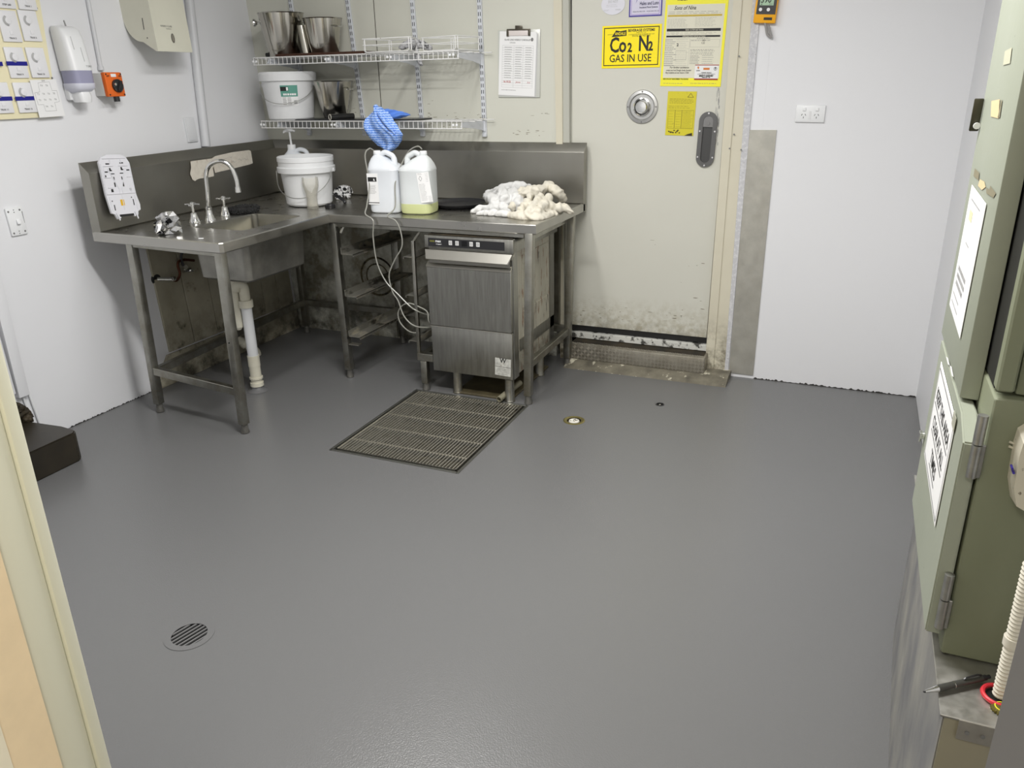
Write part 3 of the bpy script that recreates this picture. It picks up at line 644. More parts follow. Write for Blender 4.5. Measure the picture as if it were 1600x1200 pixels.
bm=B(); a=V((1.672,-.79,.022)); b=V((1.71,-.60,.05)); n=14
x_,y_,_=basis(b-a); R=[]
for r,p in ((.0155,b),(.0155,a),(.0115,a),(.0115,b)): R.append([bm.verts.new(p+(x_*math.cos(2*math.pi*k/n)+y_*math.sin(2*math.pi*k/n))*r) for k in range(n)])
for q,r in zip(R,R[1:]):
    for k in range(n): bm.faces.new((q[k],q[(k+1)%n],r[(k+1)%n],r[k]))
obj('hose',bm,M('grey hose',S(120,116,98),.5),hz)
ct=bm=B(); box(bm,(1.40,-.74,.0005),(1.72,-.2,.012),.002,1); obj('dirty_tray',bm,M('dirt covered tray',S(62,56,40),.5,var=.9,vs=12,vcol=S(96,88,66)),None,'grime covered flat tray on the floor under the glass washer','tray')

# ------------------------------------------------------------------ floor grate and drains
gt=thing('floor_grate','rectangular galvanised bar grate set in the floor before the glass washer','floor grate',((GX0+GX1)/2,(GY0+GY1)/2,0))
bm=B(); box(bm,(GX0,GY0,-.10),(GX1,GY1,-.098)); 
for a,b in (((GX0,GY0,-.1),(GX0+.002,GY1,0)),((GX1-.002,GY0,-.1),(GX1,GY1,0)),((GX0,GY0,-.1),(GX1,GY0+.002,0)),((GX0,GY1-.002,-.1),(GX1,GY1,0))): box(bm,a,b)
# shallow sludge floor just below the bars
box(bm,(GX0,GY0,-.034),(GX1,GY1,-.030)); obj('pit',bm,pitm,gt,smooth=0)
bm=B()
for a,b in (((GX0-.006,GY0-.006,-.02),(GX0+.006,GY1+.006,.004)),((GX1-.006,GY0-.006,-.02),(GX1+.006,GY1+.006,.004)),((GX0,GY0-.006,-.02),(GX1,GY0+.006,.004)),((GX0,GY1-.006,-.02),(GX1,GY1+.006,.004))): box(bm,a,b,.001,1)
obj('frame',bm,M('dark frame angle',(.2,.2,.18,1),.45,.9),gt)
ix0,ix1,iy0,iy1=GX0+.018,GX1-.016,GY0+.014,GY1-.014
bm=B()
for a,b in (((ix0,iy0,-.016),(ix0+.004,iy1,.005)),((ix1-.004,iy0,-.016),(ix1,iy1,.005)),((ix0,iy0,-.016),(ix1,iy0+.004,.005)),((ix0,iy1-.004,-.016),(ix1,iy1,.005))): box(bm,a,b)
obj('bar_surround',bm,brightm,gt)
gt_l=gt.location
bm=B(); box(bm,(-.0018,iy0-gt_l.y+.004,-.004),(.0018,iy1-gt_l.y-.004,.003)); me=None
NB=38
for i in range(NB):
    x=ix0+.006+(ix1-ix0-.012)*i/(NB-1)-gt_l.x
    if me is None: o=obj('bar',bm,gratem,gt,local=True,smooth=0); me=o.data
    else: o=bpy.data.objects.new('bar',me); COL.objects.link(o); o.parent=gt
    o.location=(x,0,0); o.rotation_euler=(0,random.uniform(-.05,.05),random.uniform(-.004,.004))
for k in range(4):
    y=iy0+(iy1-iy0)*(k+.85)/4.75; bm=B(); cyl(bm,(ix0,y,-.008),(ix1,y,-.008),.0038,n=8); cr=obj('cross_rod',bm,gratem,gt)
    bm=B(); box(bm,(ix0,y-.004,-.0299),(ix1,y+.042,-.0275)); obj('channel',bm,black,gt)  # black strip on the pit floor, painted shadow below each rod
bm=B(); lathe(bm,[(.0,-.0285),(.055,-.0285),(.055,-.0295)],24,Matrix.Translation((1.57,-1.22,0))); obj('waste_hole',bm,black,gt)
def pit(bm,c,r,d=.06): lathe(bm,[(r,0),(r,-d),(.001,-d)],24,Matrix.Translation((c[0],c[1],0)))
dr=thing('floor_drain','round floor drain with slotted cover, painted grey, in the open floor','drain',(D1[0],D1[1],0))
bm=B(); pit(bm,D1,.0525); obj('sump',bm,black,dr)
bm=B()
R=.0525; an=math.radians(77)   # slots run roughly away from the camera
dx,dy=math.cos(an),math.sin(an); nx,ny=-dy,dx
for k in range(-3,4):
    o=k*.0145; h=math.sqrt(max(0,R*R-o*o)); w=.0028
    c=(D1[0]+nx*o,D1[1]+ny*o)
    obox(bm,(c[0],c[1],-.002),(dx,dy,0),(nx,ny,0),(0,0,1),2*h,w*2,.004)
obj('slat_set',bm,floorm,dr,smooth=0)
bm=B(); ring_prism(bm,[p for p in cpts((0,0),.072,40)],[p for p in cpts((0,0),.0515,40)],lambda x,y,d:V((D1[0]+x,D1[1]+y,d)),.0,.0018); obj('cover_rim',bm,floorm,dr)
dc=thing('cleanout_cover','round brass-rimmed cleanout with a white plug, in the floor by the bench','drain cover',(D2[0],D2[1],0))
bm=B(); lathe(bm,[(.0345,-.02),(.0345,.001),(.047,.003),(.052,.001),(.052,-.001)],32,Matrix.Translation((*D2,0))); obj('rim',bm,brass,dc)
bm=B(); pit(bm,D2,.0345,.012); obj('recess',bm,dark,dc)
bm=B(); lathe(bm,[(.001,.0),(.024,.0),(.026,-.004),(.026,-.012)],24,Matrix.Translation((*D2,0))); pg=obj('plug',bm,M('white plug',(.75,.73,.66,1),.5,dirt=[(S(90,80,55),.55,.6,60,.8)]),dc)
bm=B(); lathe(bm,[(.001,.006),(.006,.006),(.008,.0)],12,Matrix.Translation((D2[0]+.003,D2[1],0))); obj('knob',bm,chrome,pg)
dh=thing('floor_socket_hole','small black round hole in the floor in front of the door','drain',(D3[0],D3[1],0))
bm=B(); pit(bm,D3,.0165,.03); obj('hole',bm,black,dh)
bm=B(); lathe(bm,[(.0155,-.001),(.0165,.0025),(.021,.0025),(.022,.0)],24,Matrix.Translation((*D3,0))); obj('rim',bm,blackp,dh)
bm=B(); lathe(bm,[(.001,.002),(.006,.0),(.007,-.01)],12,Matrix.Translation((*D3,0))); obj('screw',bm,chrome,dh)

# ------------------------------------------------------------------ wall shelving
labels=['leftmost slotted white shelf upright, behind the tall ice bucket','second slotted white shelf upright from the left','third slotted white shelf upright, behind the wire rack','rightmost slotted white shelf upright, next to the clipboard']
UP_=[((455,0),(485,208)),((545,0),(574,205)),((645,0),(662,210)),((750,0),(758.5,210))]
ups=[]
for i,(t,bq) in enumerate(UP_):
    a=atY(*t,0);b=atY(*bq,0); zb_=1.250; zt=2.35
    xb=b.x+(a.x-b.x)*(zb_-b.z)/(a.z-b.z); xt=b.x+(a.x-b.x)*(zt-b.z)/(a.z-b.z)
    if i==1: xb=.50; 
    u=thing('shelf_upright',labels[i],'shelf upright',(xb,-.008,zb_)); ups.append((xb,xt,u))
    f=lambda z:xb+(xt-xb)*(z-zb_)/(zt-zb_)
    bm=B(); h=.0125
    hexa(bm,[(xb-h,-.015,zb_),(xb+h,-.015,zb_),(xb+h,0,zb_),(xb-h,0,zb_),(xt-h,-.015,zt),(xt+h,-.015,zt),(xt+h,0,zt),(xt-h,0,zt)],.0015,1)
    ch=obj('channel',bm,upm,u)
    bm=B()
    z=zb_+.02
    while z<2.30:
        for s in (-1,1):
            x=f(z)+s*.0055; box(bm,(x-.0018,-.0157,z),(x+.0018,-.0150,z+.019))
        z+=.032
    obj('slots',bm,ink,ch,smooth=0)
    for zs in (1.662,1.325):
        xx=f(zs); xf=xx-(.012 if i<3 else .0)
        bm=B(); polyprism(bm,[(-.016,zs-.055),(-.016,zs+.004),(-.285,zs+.002),(-.300,zs-.022),(-.12,zs-.038)],lambda y,z_:V((xx-.002,y,z_)),lambda y,z_:V((xx+.002,y,z_)))
        obj('bracket',bm,upm,u)
        bm=B(); box(bm,(xx-.010,-.022,zs-.058),(xx+.010,-.015,zs+.006),.001,1); obj('bracket_hook',bm,upm,u)
    bm=B(); box(bm,(xb-.013,-.02,zb_-.012),(xb+.013,0,zb_+.004),.002,1); obj('end_cap',bm,upm,u)
    if i>1:
        bm=B(); box(bm,(xb-.009,-.0165,1.285),(xb+.009,-.0152,1.335)); obj('rust_scale',bm,M('rust scale',S(90,76,58),.8,dirt=[(S(210,206,196),.5,.56,90,1)]),ch)
def wire_shelf(z,lab,x0=-.006,x1=1.282):
    s=thing('wire_shelf',lab,'shelf',(x0,-.3,z)); y0,y1=-.304,-.03; r=.0016
    bm=B()
    for p in ((y0,z+.003),(y0-.002,z-.034),(y1,z-.001)): cyl(bm,(x0,p[0],p[1]),(x1+(.06 if p[0]==y1 else 0),p[0],p[1]),.0027,n=8)
    for y in (-.21,-.12): cyl(bm,(x0,y,z-.003),(x1+.03,y,z-.003),.0024,n=8)
    obj('long_rods',bm,whitew,s)
    me=None; N_=46
    for k in range(N_):
        x=(x1-x0-.006)*k/(N_-1)+.003
        if me is None:
            bm=B(); tube(bm,[(0,y1+.3,0),(0,y0+.3+.003,0),(0,y0+.3,-.002),(0,y0+.298,-.035)],.0017,6); o=obj('wire',bm,whitew,s,local=True); me=o.data
        else: o=bpy.data.objects.new('wire',me); COL.objects.link(o); o.parent=s
        o.location=(x,0,0)
    for xx in [x0+.02]+[q[0] for q in ups[1:]]:
        xx=min(xx,x1-.03)-.012; bm=B(); box(bm,(xx-.014,-.311,z-.022),(xx-.002,-.303,z-.010),.002,1); box(bm,(xx+.006,-.311,z-.022),(xx+.018,-.303,z-.010),.002,1); obj('clip',bm,whitep,s)
wire_shelf(1.668,'upper white wire shelf holding two steel ice buckets')
wire_shelf(1.331,'lower white wire shelf holding the labelled white pail',-.006,1.285)

# ---- ice buckets
iceM=M('polished bucket steel',(.50,.48,.43,1),.16,1,var=.5,vs=4,vcol=(.38,.36,.31,1),stretch=(6,6,.3))
def bucket(name,lab,c,rt_,rb_,h,handles,grp):
    t=thing(name,lab,'ice bucket',c,group=grp)
    bm=B(); lathe(bm,[(.001,.002),(rb_*.95,.002),(rb_,.008),(rb_+(rt_-rb_)*.36,h*.33),(rb_+(rt_-rb_)*.37,h*.335),(rt_-.003,h-.004),(rt_+.002,h),(rt_,h+.001),(rt_-.005,h-.003),(rb_-.002,.012),(.001,.010)],48,Matrix.Translation(c)); obj('bowl',bm,iceM,t)
    for a in handles:
        d=V((math.cos(a),math.sin(a),0)); p=V(c)+d*(rt_-.002)+V((0,0,h-.045))
        bm=B()
        if handles is KN: lathe(bm,[(.001,0),(.006,0),(.006,.014),(.020,.030),(.021,.034),(.001,.034)],16,face_frame(p,d))
        else:
            q=d.cross(V((0,0,1))); tube(bm,[p+d*(.004+.012*math.sin(math.pi*k/10))+q*(.03*math.cos(math.pi*k/10))+V((0,0,-.0)) for k in range(11)],.003,8)
        obj('knob' if handles is KN else 'loop_handle',bm,chrome,t)
    return t
KN=[math.radians(197),math.radians(17)]
bucket('ice_bucket','tall steel ice bucket with cone knobs, left on the upper shelf',(.108,-.165,1.6705),.128,.085,.232,KN,'steel ice buckets on the wire shelves')
bucket('ice_bucket','mirror steel ice bucket beside the tall one on the upper shelf',(.375,-.15,1.6705),.108,.075,.195,[math.radians(350),math.radians(170)],'steel ice buckets on the wire shelves')
bm=B(); c=V((.262,-.185,1.6725)); xs=[sup(c.x-.004+.018*(1-t),c.y,c.z+.16*t,.05+.0*t,.05+.01*t,24,2) for t in (0,.1,.5,1)]; loft(bm,xs)
obj('steel_beaker',bm,iceM,None,'slim steel beaker squeezed between the two ice buckets','beaker')
bucket('ice_bucket','dull steel ice bucket behind the white pail on the lower shelf',(.385,-.12,1.3425),.112,.068,.20,[math.radians(355)],'steel ice buckets on the wire shelves')
bm=B(); box(bm,(.12,-.27,1.6705),(.72,-.06,1.688),.003,1); obj('serving_board',bm,brownw,None,'flat dark brown board under the buckets on the upper shelf','board')
bm=B(); box(bm,(.06,-.26,1.3335),(.98,-.06,1.3415),.002,1); obj('shelf_liner',bm,blackp,None,'thin black tray lying on the lower wire shelf','tray')
bm=B(); obox(bm,(.032,-.20,1.688),(1,.3,0),(-.3,1,0),(0,0,1),.045,.05,.022,.008,2); obj('small_block',bm,black,None,'small black lump beside the tall ice bucket','lump')
pt_=thing('pipe_offcut','short black pipe offcut lying end-on on the lower shelf','pipe',(.47,-.27,1.355))
bm=B(); a=V((.458,-.285,1.354)); b=V((.53,-.16,1.354)); x_,y_,_=basis(b-a); R=[]; n=20
for r,p in ((.0165,b),(.0165,a),(.0125,a),(.0125,b)): R.append([bm.verts.new(p+(x_*math.cos(2*math.pi*k/n)+y_*math.sin(2*math.pi*k/n))*r) for k in range(n)])
for q,r in zip(R,R[1:]):
    for k in range(n): bm.faces.new((q[k],q[(k+1)%n],r[(k+1)%n],r[k]))
obj('pipe',bm,black,pt_)
bm=B(); tube(bm,[a+(x_*math.cos(2*math.pi*k/20)+y_*math.sin(2*math.pi*k/20))*.0148 for k in range(20)],.0025,6,closed=True); obj('pale_rim',bm,M('worn rim',(.5,.48,.42,1),.4),pt_)

# ---- wire rack on the upper shelf
wr=thing('wire_rack','cream wire glass rack lying open on the upper shelf','wire rack',(1.1,-.2,1.675))
zt_=1.742; zb2=1.678
TL=[atZ(562,57,zt_),atZ(650,51.5,zt_),atZ(714,54,zt_)]
fl0=lambda p:V((p.x,p.y,0))
A0=fl0(atY(566,57,-.31)); A1=fl0(atY(641,52,-.34)); Bc=fl0(atY(650,51,-.20)); B1=fl0(atY(713,53,-.28)); B2=V((B1.x+.03,-.07,0)); A3=V((A0.x+.04,-.10,0))
for nm,path in (('left_frame',[A0,A1,Bc,A3]),('right_frame',[Bc+V((.03,0,0)),B1,B2,V((1.13,-.07,0))])):
    for k,(z,cl) in enumerate(((zt_,True),(1.712,True))):
        bm=B(); pp=[p+V((0,0,z)) for p in path]
        q=[]; 
        for i in range(4):
            for t in range(6): q.append(pp[i].lerp(pp[(i+1)%4],t/6))
        tube(bm,q,.003 if k==0 else .0024,6,closed=True); obj('rail',bm,whitew,wr)
    for i in range(4):
        a=path[i];b=path[(i+1)%4]
        bm=B(); e0=a.lerp(b,.04);e1=a.lerp(b,.96)
        tube(bm,[e0+V((0,0,zt_)),e0+V((0,0,zb2+.008)),e0.lerp(e1,.03)+V((0,0,zb2)),e0.lerp(e1,.97)+V((0,0,zb2)),e1+V((0,0,zb2+.008)),e1+V((0,0,zt_))],.0028,6); obj('u_wire',bm,whitew,wr)
    bm=B()
    for i in range(1,12):
        a=path[0].lerp(path[1],i/12);b=path[3].lerp(path[2],i/12); cyl(bm,a+V((0,0,zb2)),b+V((0,0,zb2)),.0012,n=5)
    obj('base_wires',bm,whitew,wr)
zebra=M('black and white print cloth',(.7,.7,.7,1),.9,dirt=[(S(20,20,20),.50,.53,46,1)])
greyr=M('grey rag',(.42,.42,.43,1),.9,var=.6,vs=40)
blobcloth('rag',[([(.86,-.16,1.70),(.95,-.17,1.72),(1.04,-.15,1.695)],[.012,.024,.012]),([(.93,-.15,1.70),(.99,-.19,1.715),(1.06,-.17,1.69)],[.015,.022,.01]),([(.98,-.20,1.68),(1.0,-.21,1.64),(1.01,-.2,1.605)],[.012,.014,.006])],M('speckled grey rag',(.46,.46,.47,1),.9,dirt=[(S(60,60,62),.52,.6,60,.9)]),vox=.005,disp=.004,ds=70,
  label='crumpled grey rag under the wire rack, poking through the upper shelf',cat='rag')

# ---- white pail on the lower shelf (tapering, lidless band, wire bail)
def pail(name,lab,c,rt_,rb_,h,bail_a,drop,lid,grp,band=.045):
    t=thing(name,lab,'pail',c,group=grp)
    T=Matrix.Translation(c); rr=lambda z:rb_+(rt_-rb_)*z/h
    if lid: pr=[(.001,.002),(rb_-.01,.002),(rb_,.012),(rr(h-band),h-band),(rt_+.008,h-band+.002),(rt_+.010,h-.012),(rt_+.004,h-.001),(rt_-.006,h),(rt_-.012,h-.006),(.001,h-.006)]
    else: pr=[(.001,.002),(rb_-.01,.002),(rb_,.012),(rr(h-.085),h-.085),(rt_+.010,h-.083),(rt_+.011,h-.055),(rt_+.003,h-.052),(rt_+.003,h-.028),(rt_+.006,h-.026),(rt_+.006,h-.003),(rt_+.002,h),(rt_-.003,h-.003),(rb_-.004,.012),(.001,.010)]
    bm=B(); lathe(bm,pr,56,T); b=obj('tub',bm,pailm,t)
    zz=h-(band+.02 if lid else .075); R=rr(zz)+(.006 if lid else .016)
    d=V((math.cos(bail_a),math.sin(bail_a),0)); e=V((-d.y,d.x,0))
    pts=[]
    for k in range(25):
        s=math.pi*k/24; x=-math.cos(s)*R*(1.0+.02*math.sin(s)); y=math.sin(s)
        rad=math.sqrt(max(0,(R+.006)**2-min(abs(x),R)**2)); pts.append(V(c)+d*x+e*(-(rad))+V((0,0,zz-drop*y**.9)))
    bm=B(); tube(bm,pts,.0022,6); bl=obj('bail',bm,M('bail wire',(.5,.5,.48,1),.35,.9),t)
    for s in (-1,1):
        bm=B(); p=V(c)+d*(s*(R-.006))+V((0,0,zz)); cyl(bm,p,p+d*s*.010,.010,n=14); obj('ear',bm,pailm,t)
    return t,b,pts,rr
t1,_,_,rr1=pail('lidded_pail','white plastic pail with green and black label on the lower wire shelf',(.115,-.175,1.3345),.152,.128,.262,math.radians(22),.10,True,'white plastic pails',band=.05)
# label wrapped round the pail
def wrap(c,rr,a0,a1,z0,z1,off,bm,n=10):
    for k in range(n):
        b0=a0+(a1-a0)*k/n; b1=a0+(a1-a0)*(k+1)/n
        q=[]
        for a,z in ((b0,z0),(b1,z0),(b1,z1),(b0,z1)):
            r=rr(z)+off; q.append(bm.verts.new((c[0]+r*math.cos(a),c[1]+r*math.sin(a),c[2]+z)))
        bm.faces.new(q)
    return bm
cc=(.115,-.175,1.3345); ca=math.atan2(CP.y-cc[1],CP.x-cc[0])
def wl_(a0,a1,z0,z1,mat,nm,off,par): 
    bm=wrap(cc,rr1,ca+a0,ca+a1,z0,z1,off,B()); return obj(nm,bm,mat,par)
lb=wl_(-.33,.33,.082,.190,paper,'label',.0008,t1)
wl_(-.33,.33,.130,.190,teal,'green_panel',.0012,lb); wl_(-.33,-.02,.160,.182,black,'black_panel',.0016,lb); wl_(-.10,-.03,.162,.180,paper,'logo_square',.002,lb)
bm=B(); r_=random.Random(5)
for k in range(9): wrap(cc,rr1,ca-.28,ca-.28+.12+.03*r_.random(),.088+k*.0045,.0895+k*.0045,.0013,bm,2)
for k in range(9): wrap(cc,rr1,ca-.09,ca-.09+.13+.03*r_.random(),.088+k*.0045,.0895+k*.0045,.0013,bm,2)
for k in range(12): wrap(cc,rr1,ca+.16+k*.011,ca+.165+k*.011+.003*r_.random(),.090,.110,.0013,bm,1)
obj('fine_print',bm,inkg,lb)
bm=B()
for k,(a,b) in enumerate(((-.24,-.17),(-.16,-.10),(-.08,-.0),(.02,.08),(.09,.17),(.18,.26))): wrap(cc,rr1,ca+a,ca+b,.137,.147,.0016,bm,2)
obj('white_lettering',bm,paper,lb)
t2,_,_,_=pail('open_pail','open white plastic pail with wire bail standing on the bench',(.395,-.462,ZT),.146,.125,.262,math.radians(15),.135,False,'white plastic pails')

# ---- blue cloth hanging over the lower shelf edge
bc=thing('wiping_cloth','blue striped wiping cloth draped over the lower shelf edge','cloth',(.85,-.33,1.41))
bm=B(); NU,NV=60,46
def cl_pt(u,v):
    # left and right outlines in picture-like coordinates (x along shelf, z)
    t=v
    xl=[(0,.795),(.10,.775),(.28,.735),(.45,.728),(.7,.745),(.88,.775),(1,.815)]
    xr=[(0,.815),(.10,.86),(.28,.905),(.45,.935),(.62,.962),(.72,.945),(.88,.912),(1,.875)]
    def it(tb,x):
        for (a,p),(b,q) in zip(tb,tb[1:]):
            if x<=b: s=(x-a)/(b-a); s=s*s*(3-2*s)*.4+s*.6; return p+(q-p)*s
        return tb[-1][1]
    a,b=it(xl,t),it(xr,t); x=a+(b-a)*u
    z=1.408-.222*t-.012*math.sin(math.pi*u)*t
    y=-.322-.030*math.sin(math.pi*min(1,t*1.2))-.022*math.sin(u*math.pi)
    y+=-.013*math.sin((u*2.1+t*.9)*math.pi+.4)*(0.3+t)+.010*math.cos((u*4.3-t*2.2)*math.pi)*(.3+.7*(1-t))+.007*noise.noise(V((x*24,z*24,2)))
    y-=.018*math.exp(-((u-(.30+.75*t))/.07)**2)*(1-t*.4)
    return V((x,y,z))
G=[[bm.verts.new(cl_pt(i/NU,j/NV)) for i in range(NU+1)] for j in range(NV+1)]
for j in range(NV):
    for i in range(NU): bm.faces.new((G[j][i],G[j][i+1],G[j+1][i+1],G[j+1][i]))
o=obj('hanging_part',bm,bluec,bc,smooth=180); md=o.modifiers.new('s','SOLIDIFY'); md.thickness=.002
bm=B()
def fl(u,v):   # flap lying to the right over the shelf
    x=.800+.175*u; top=1.400-.004*u-.012*u*u; bot=1.335+.020*u
    z=top+(bot-top)*v*(1-.92*u**5)-(.018*u**3)
    y=-.30-.030*(1-u)-.012*math.sin(v*math.pi*2+u*5)-.018*math.sin(v*math.pi)
    return V((x,y,z+.004*noise.noise(V((x*40,v*4,0)))))
NU,NV=26,14
G=[[bm.verts.new(fl(i/NU,j/NV)) for i in range(NU+1)] for j in range(NV+1)]
for j in range(NV):
    for i in range(NU): bm.faces.new((G[j][i],G[j][i+1],G[j+1][i+1],G[j+1][i]))
o=obj('side_flap',bm,M('plain blue cloth',S(88,132,216),.85),bc,smooth=180); md=o.modifiers.new('s','SOLIDIFY'); md.thickness=.002
bm=B(); tube(bm,spline([(.790,-.335,1.412),(.812,-.352,1.392),(.85,-.372,1.352),(.89,-.382,1.315),(.925,-.38,1.272)],6),[.006]+[.014]*10+[.012]*10+[.005]*4,8); obj('folded_edge',bm,bluec,bc,smooth=180)
bm=B(); tube(bm,spline([(.787,-.33,1.413),(.795,-.345,1.38),(.80,-.35,1.34)],6),[.006]+[.011]*6+[.010]*5+[.003],8); obj('folded_edge',bm,bluec,bc,smooth=180)

# ------------------------------------------------------------------ things on the bench
# jerry jugs: lofted body, shoulder running up to an off-centre neck, loop handle
def jug(name,lab,c,w,d,h,neck,hand,mat,capm,rz,cat='jug',grp=None,neckr=.019,liquid=None,lean=0):
    t=thing(name,lab,cat,c,rz,grp)
    sh=h*.70
    pr=[(0,.86,0),(.006,.96,0),(.02,1,0),(sh*.5,1.0,0),(sh*.97,1.0,0),(sh,1.02,0),(sh+.012,.98,.02),(h*.80,.78,.35),(h*.88,.50,.72),(h*.93,.27,.95),(h*.96,.22,1)]
    rings=[]
    for z,s,k in pr:
        ww=w*s; dd=d*(s if s<.9 else s); 
        if s<.3: ww=dd=neckr*2.15
        rings.append(sup(neck*k,0,z,ww,dd,32,2 if s<.3 else (3 if s<.6 else 4)))
    bm=B(); loft(bm,rings); b=obj('body',bm,mat,t,local=True)
    bm=B(); hx=hand
    a=V((neck+(.018 if hx>neck else -.018),0,h*.93)); s=1 if hx>neck else -1
    tube(bm,spline([a,a+V((s*.025,0,.012)),V((hx-s*.02,0,h*.945)),V((hx,0,h*.90)),V((hx+s*.006,0,h*.80)),V((hx+s*.002,0,sh+.0))],6),[.0135]*20+[.015]*12,12); obj('handle',bm,mat,b,local=True)
    bm=B(); lathe(bm,[(.001,h),(neckr-.003,h),(neckr,h-.003),(neckr,h-.034),(.001,h-.034)],24,Matrix.Translation((neck,0,0))); obj('cap',bm,capm,t,local=True)
    if liquid:
        bm=B(); loft(bm,[sup(0,0,z,w*s+.0012,d*s+.0012,32,4) for z,s in ((.0005,.86),(.006,.96),(.02,1),(liquid,1.0))]); obj('liquid',bm,liq,t,local=True)
    return t,b
jf=math.radians(8)
jL,jLb=jug('chemical_jug','white plastic chemical jug under the blue cloth, black-barred label','j' and (.966,-.556,ZT-.002),.170,.150,.306,-.045,.042,hdpe,whitep,jf,grp='chemical jugs on the bench')
jR,jRb=jug('chemical_jug','chemical jug holding pale green liquid, beside the black round tray',(1.143,-.545,ZT-.002),.172,.155,.306,.035,-.048,hdpe2,whitep,jf,grp='chemical jugs on the bench',liquid=.052)
bm=B(); lathe(bm,[(.0198,.266),(.0205,.267),(.0205,.273),(.0198,.274)],24,Matrix.Translation((.035,0,0))); obj('tamper_ring',bm,redr,jR,local=True)
def lsheet(t,a,b,c_,n,off=0):
    M_=world(t); R3=M_.to_3x3(); return Sheet(M_@V(a),M_@V(b),M_@V(c_),R3@V(n),off)
s=lsheet(jL,(-.078,-.0755,.200),(-.018,-.0755,.200),(-.074,-.0755,.045),(0,-1,0),.0005)
bm=B(); s.slab(bm,0,0,1,1,0,.0006); l=obj('label',bm,paper,jL)
bm=B(); s.quad(bm,.08,.12,.88,.26,.001); s.quad(bm,.0,.93,1,.955,.001); s.quad(bm,-.02,.62,.05,.9,.001); obj('label_bars',bm,ink,l)
bm=B(); s.lines(bm,.12,.38,.8,.64,9,.0012,.001,seed=4); obj('fine_print',bm,inkg,l)
bm=B(); s.text(bm,'R',.66,.235,.014,.0014,bold=.0006); obj('lettering',bm,paper,l)
s=lsheet(jR,(.022,-.078,.205),(.086,-.076,.213),(.026,-.078,.058),(0,-1,0),.0008)
bm=B(); s.slab(bm,0,0,1,1,0,.0006); l=obj('label',bm,paper,jR)
bm=B(); s.lines(bm,.08,.38,.62,.92,14,.0011,.001,seed=6); s.lines(bm,.70,.04,.96,.30,6,.0011,.001,seed=8); s.lines(bm,.70,.80,.97,.97,5,.0011,.001,seed=9); s.lines(bm,.10,.02,.5,.05,2,.0011,.001,seed=2)
for k in range(4):
    a=math.pi/2*k; p0=(.27+.14*math.cos(a),.19+.095*math.sin(a)); p1=(.27+.14*math.cos(a+math.pi/2),.19+.095*math.sin(a+math.pi/2)); i0=(.27+.11*math.cos(a),.19+.075*math.sin(a)); i1=(.27+.11*math.cos(a+math.pi/2),.19+.075*math.sin(a+math.pi/2)); s.poly(bm,[p0,p1,i1,i0],.001)
obj('fine_print',bm,inkg,l)
# hoses
def hose(name,pts,r,mat,lab): 
    bm=B(); tube(bm,spline(pts,8),r,8); return obj(name,bm,mat,None,lab,'hose')
y=-.765
hose('dosing_hose',[(.900,-.562,1.205),(.893,-.59,1.215),(.885,-.62,1.18),(.910,-.64,1.05),(.925,-.70,.95),(.945,-.752,.912)]+[atY(u,v,-.768) for u,v in ((583,345),(583,370),(589,410),(603,440),(622,460),(640,478),(652,486))]+[V((1.24,-.70,.40)),V((1.30,-.60,.36))],.0036,tubem,'thin clear dosing hose from the left chemical jug down behind the washer')
hose('dosing_hose',[(1.168,-.533,1.212),(1.143,-.533,1.225),(1.095,-.54,1.20),(1.06,-.57,1.13),(1.045,-.61,1.05),(1.07,-.67,.94),(1.075,-.755,.908)]+[atY(u,v,-.768) for u,v in ((618,345),(626,362),(628,385),(616,408),(608,430),(613,455),(622,470),(632,495),(650,510))]+[V((1.27,-.68,.33))],.0036,tubem,'thin clear dosing hose from the right chemical jug, crossing the left one')
hose('dosing_hose',[V((1.29,-.60,.30))]+[atY(u,v,-.74) for u,v in ((672,505),(668,488),(656,480),(640,474),(628,478),(622,490),(626,505),(640,518),(655,520))],.0036,tubem,'loose loop of clear hose hanging left of the glass washer')

# pump bottle behind the open pail
pb=thing('pump_bottle','grey-white pump bottle with handle behind the open pail','bottle',(.125,-.19,ZT-.002),math.radians(10))
rg=[sup(0,0,z,w,d,32,3.2) for z,w,d in ((0,.15,.11),(.01,.17,.13),(.15,.17,.13),(.19,.165,.125))]+[sup(-.01,0,.235,.13,.10,32,2.6),sup(-.02,0,.262,.06,.06,32,2),sup(-.022,0,.275,.045,.045,32,2)]
bm=B(); loft(bm,rg); b=obj('body',bm,hdpe,pb,local=True)
bm=B(); tube(bm,spline([(-.0,0,.262),(.03,0,.272),(.065,0,.262),(.078,0,.23),(.080,0,.195)],6),.0125,12); obj('handle',bm,hdpe,b,local=True)
bm=B(); lathe(bm,[(.001,.300),(.022,.300),(.024,.296),(.024,.268),(.001,.268)],24,Matrix.Translation((-.022,0,0))); obj('collar',bm,whitep,pb,local=True)
bm=B(); cyl(bm,(-.022,0,.30),(-.025,0,.372),.006,n=12); obj('stem',bm,whitep,pb,local=True)
bm=B(); tube(bm,spline([(-.060,-.012,.366),(-.048,-.008,.376),(-.025,0,.380),(-.004,.006,.378),(.004,.008,.372)],4),[.004,.005,.006,.008,.009,.010,.011,.011,.011,.010,.009,.008,.007,.006,.006,.006,.005][:17],10); obj('pump_head',bm,whitep,pb,local=True)

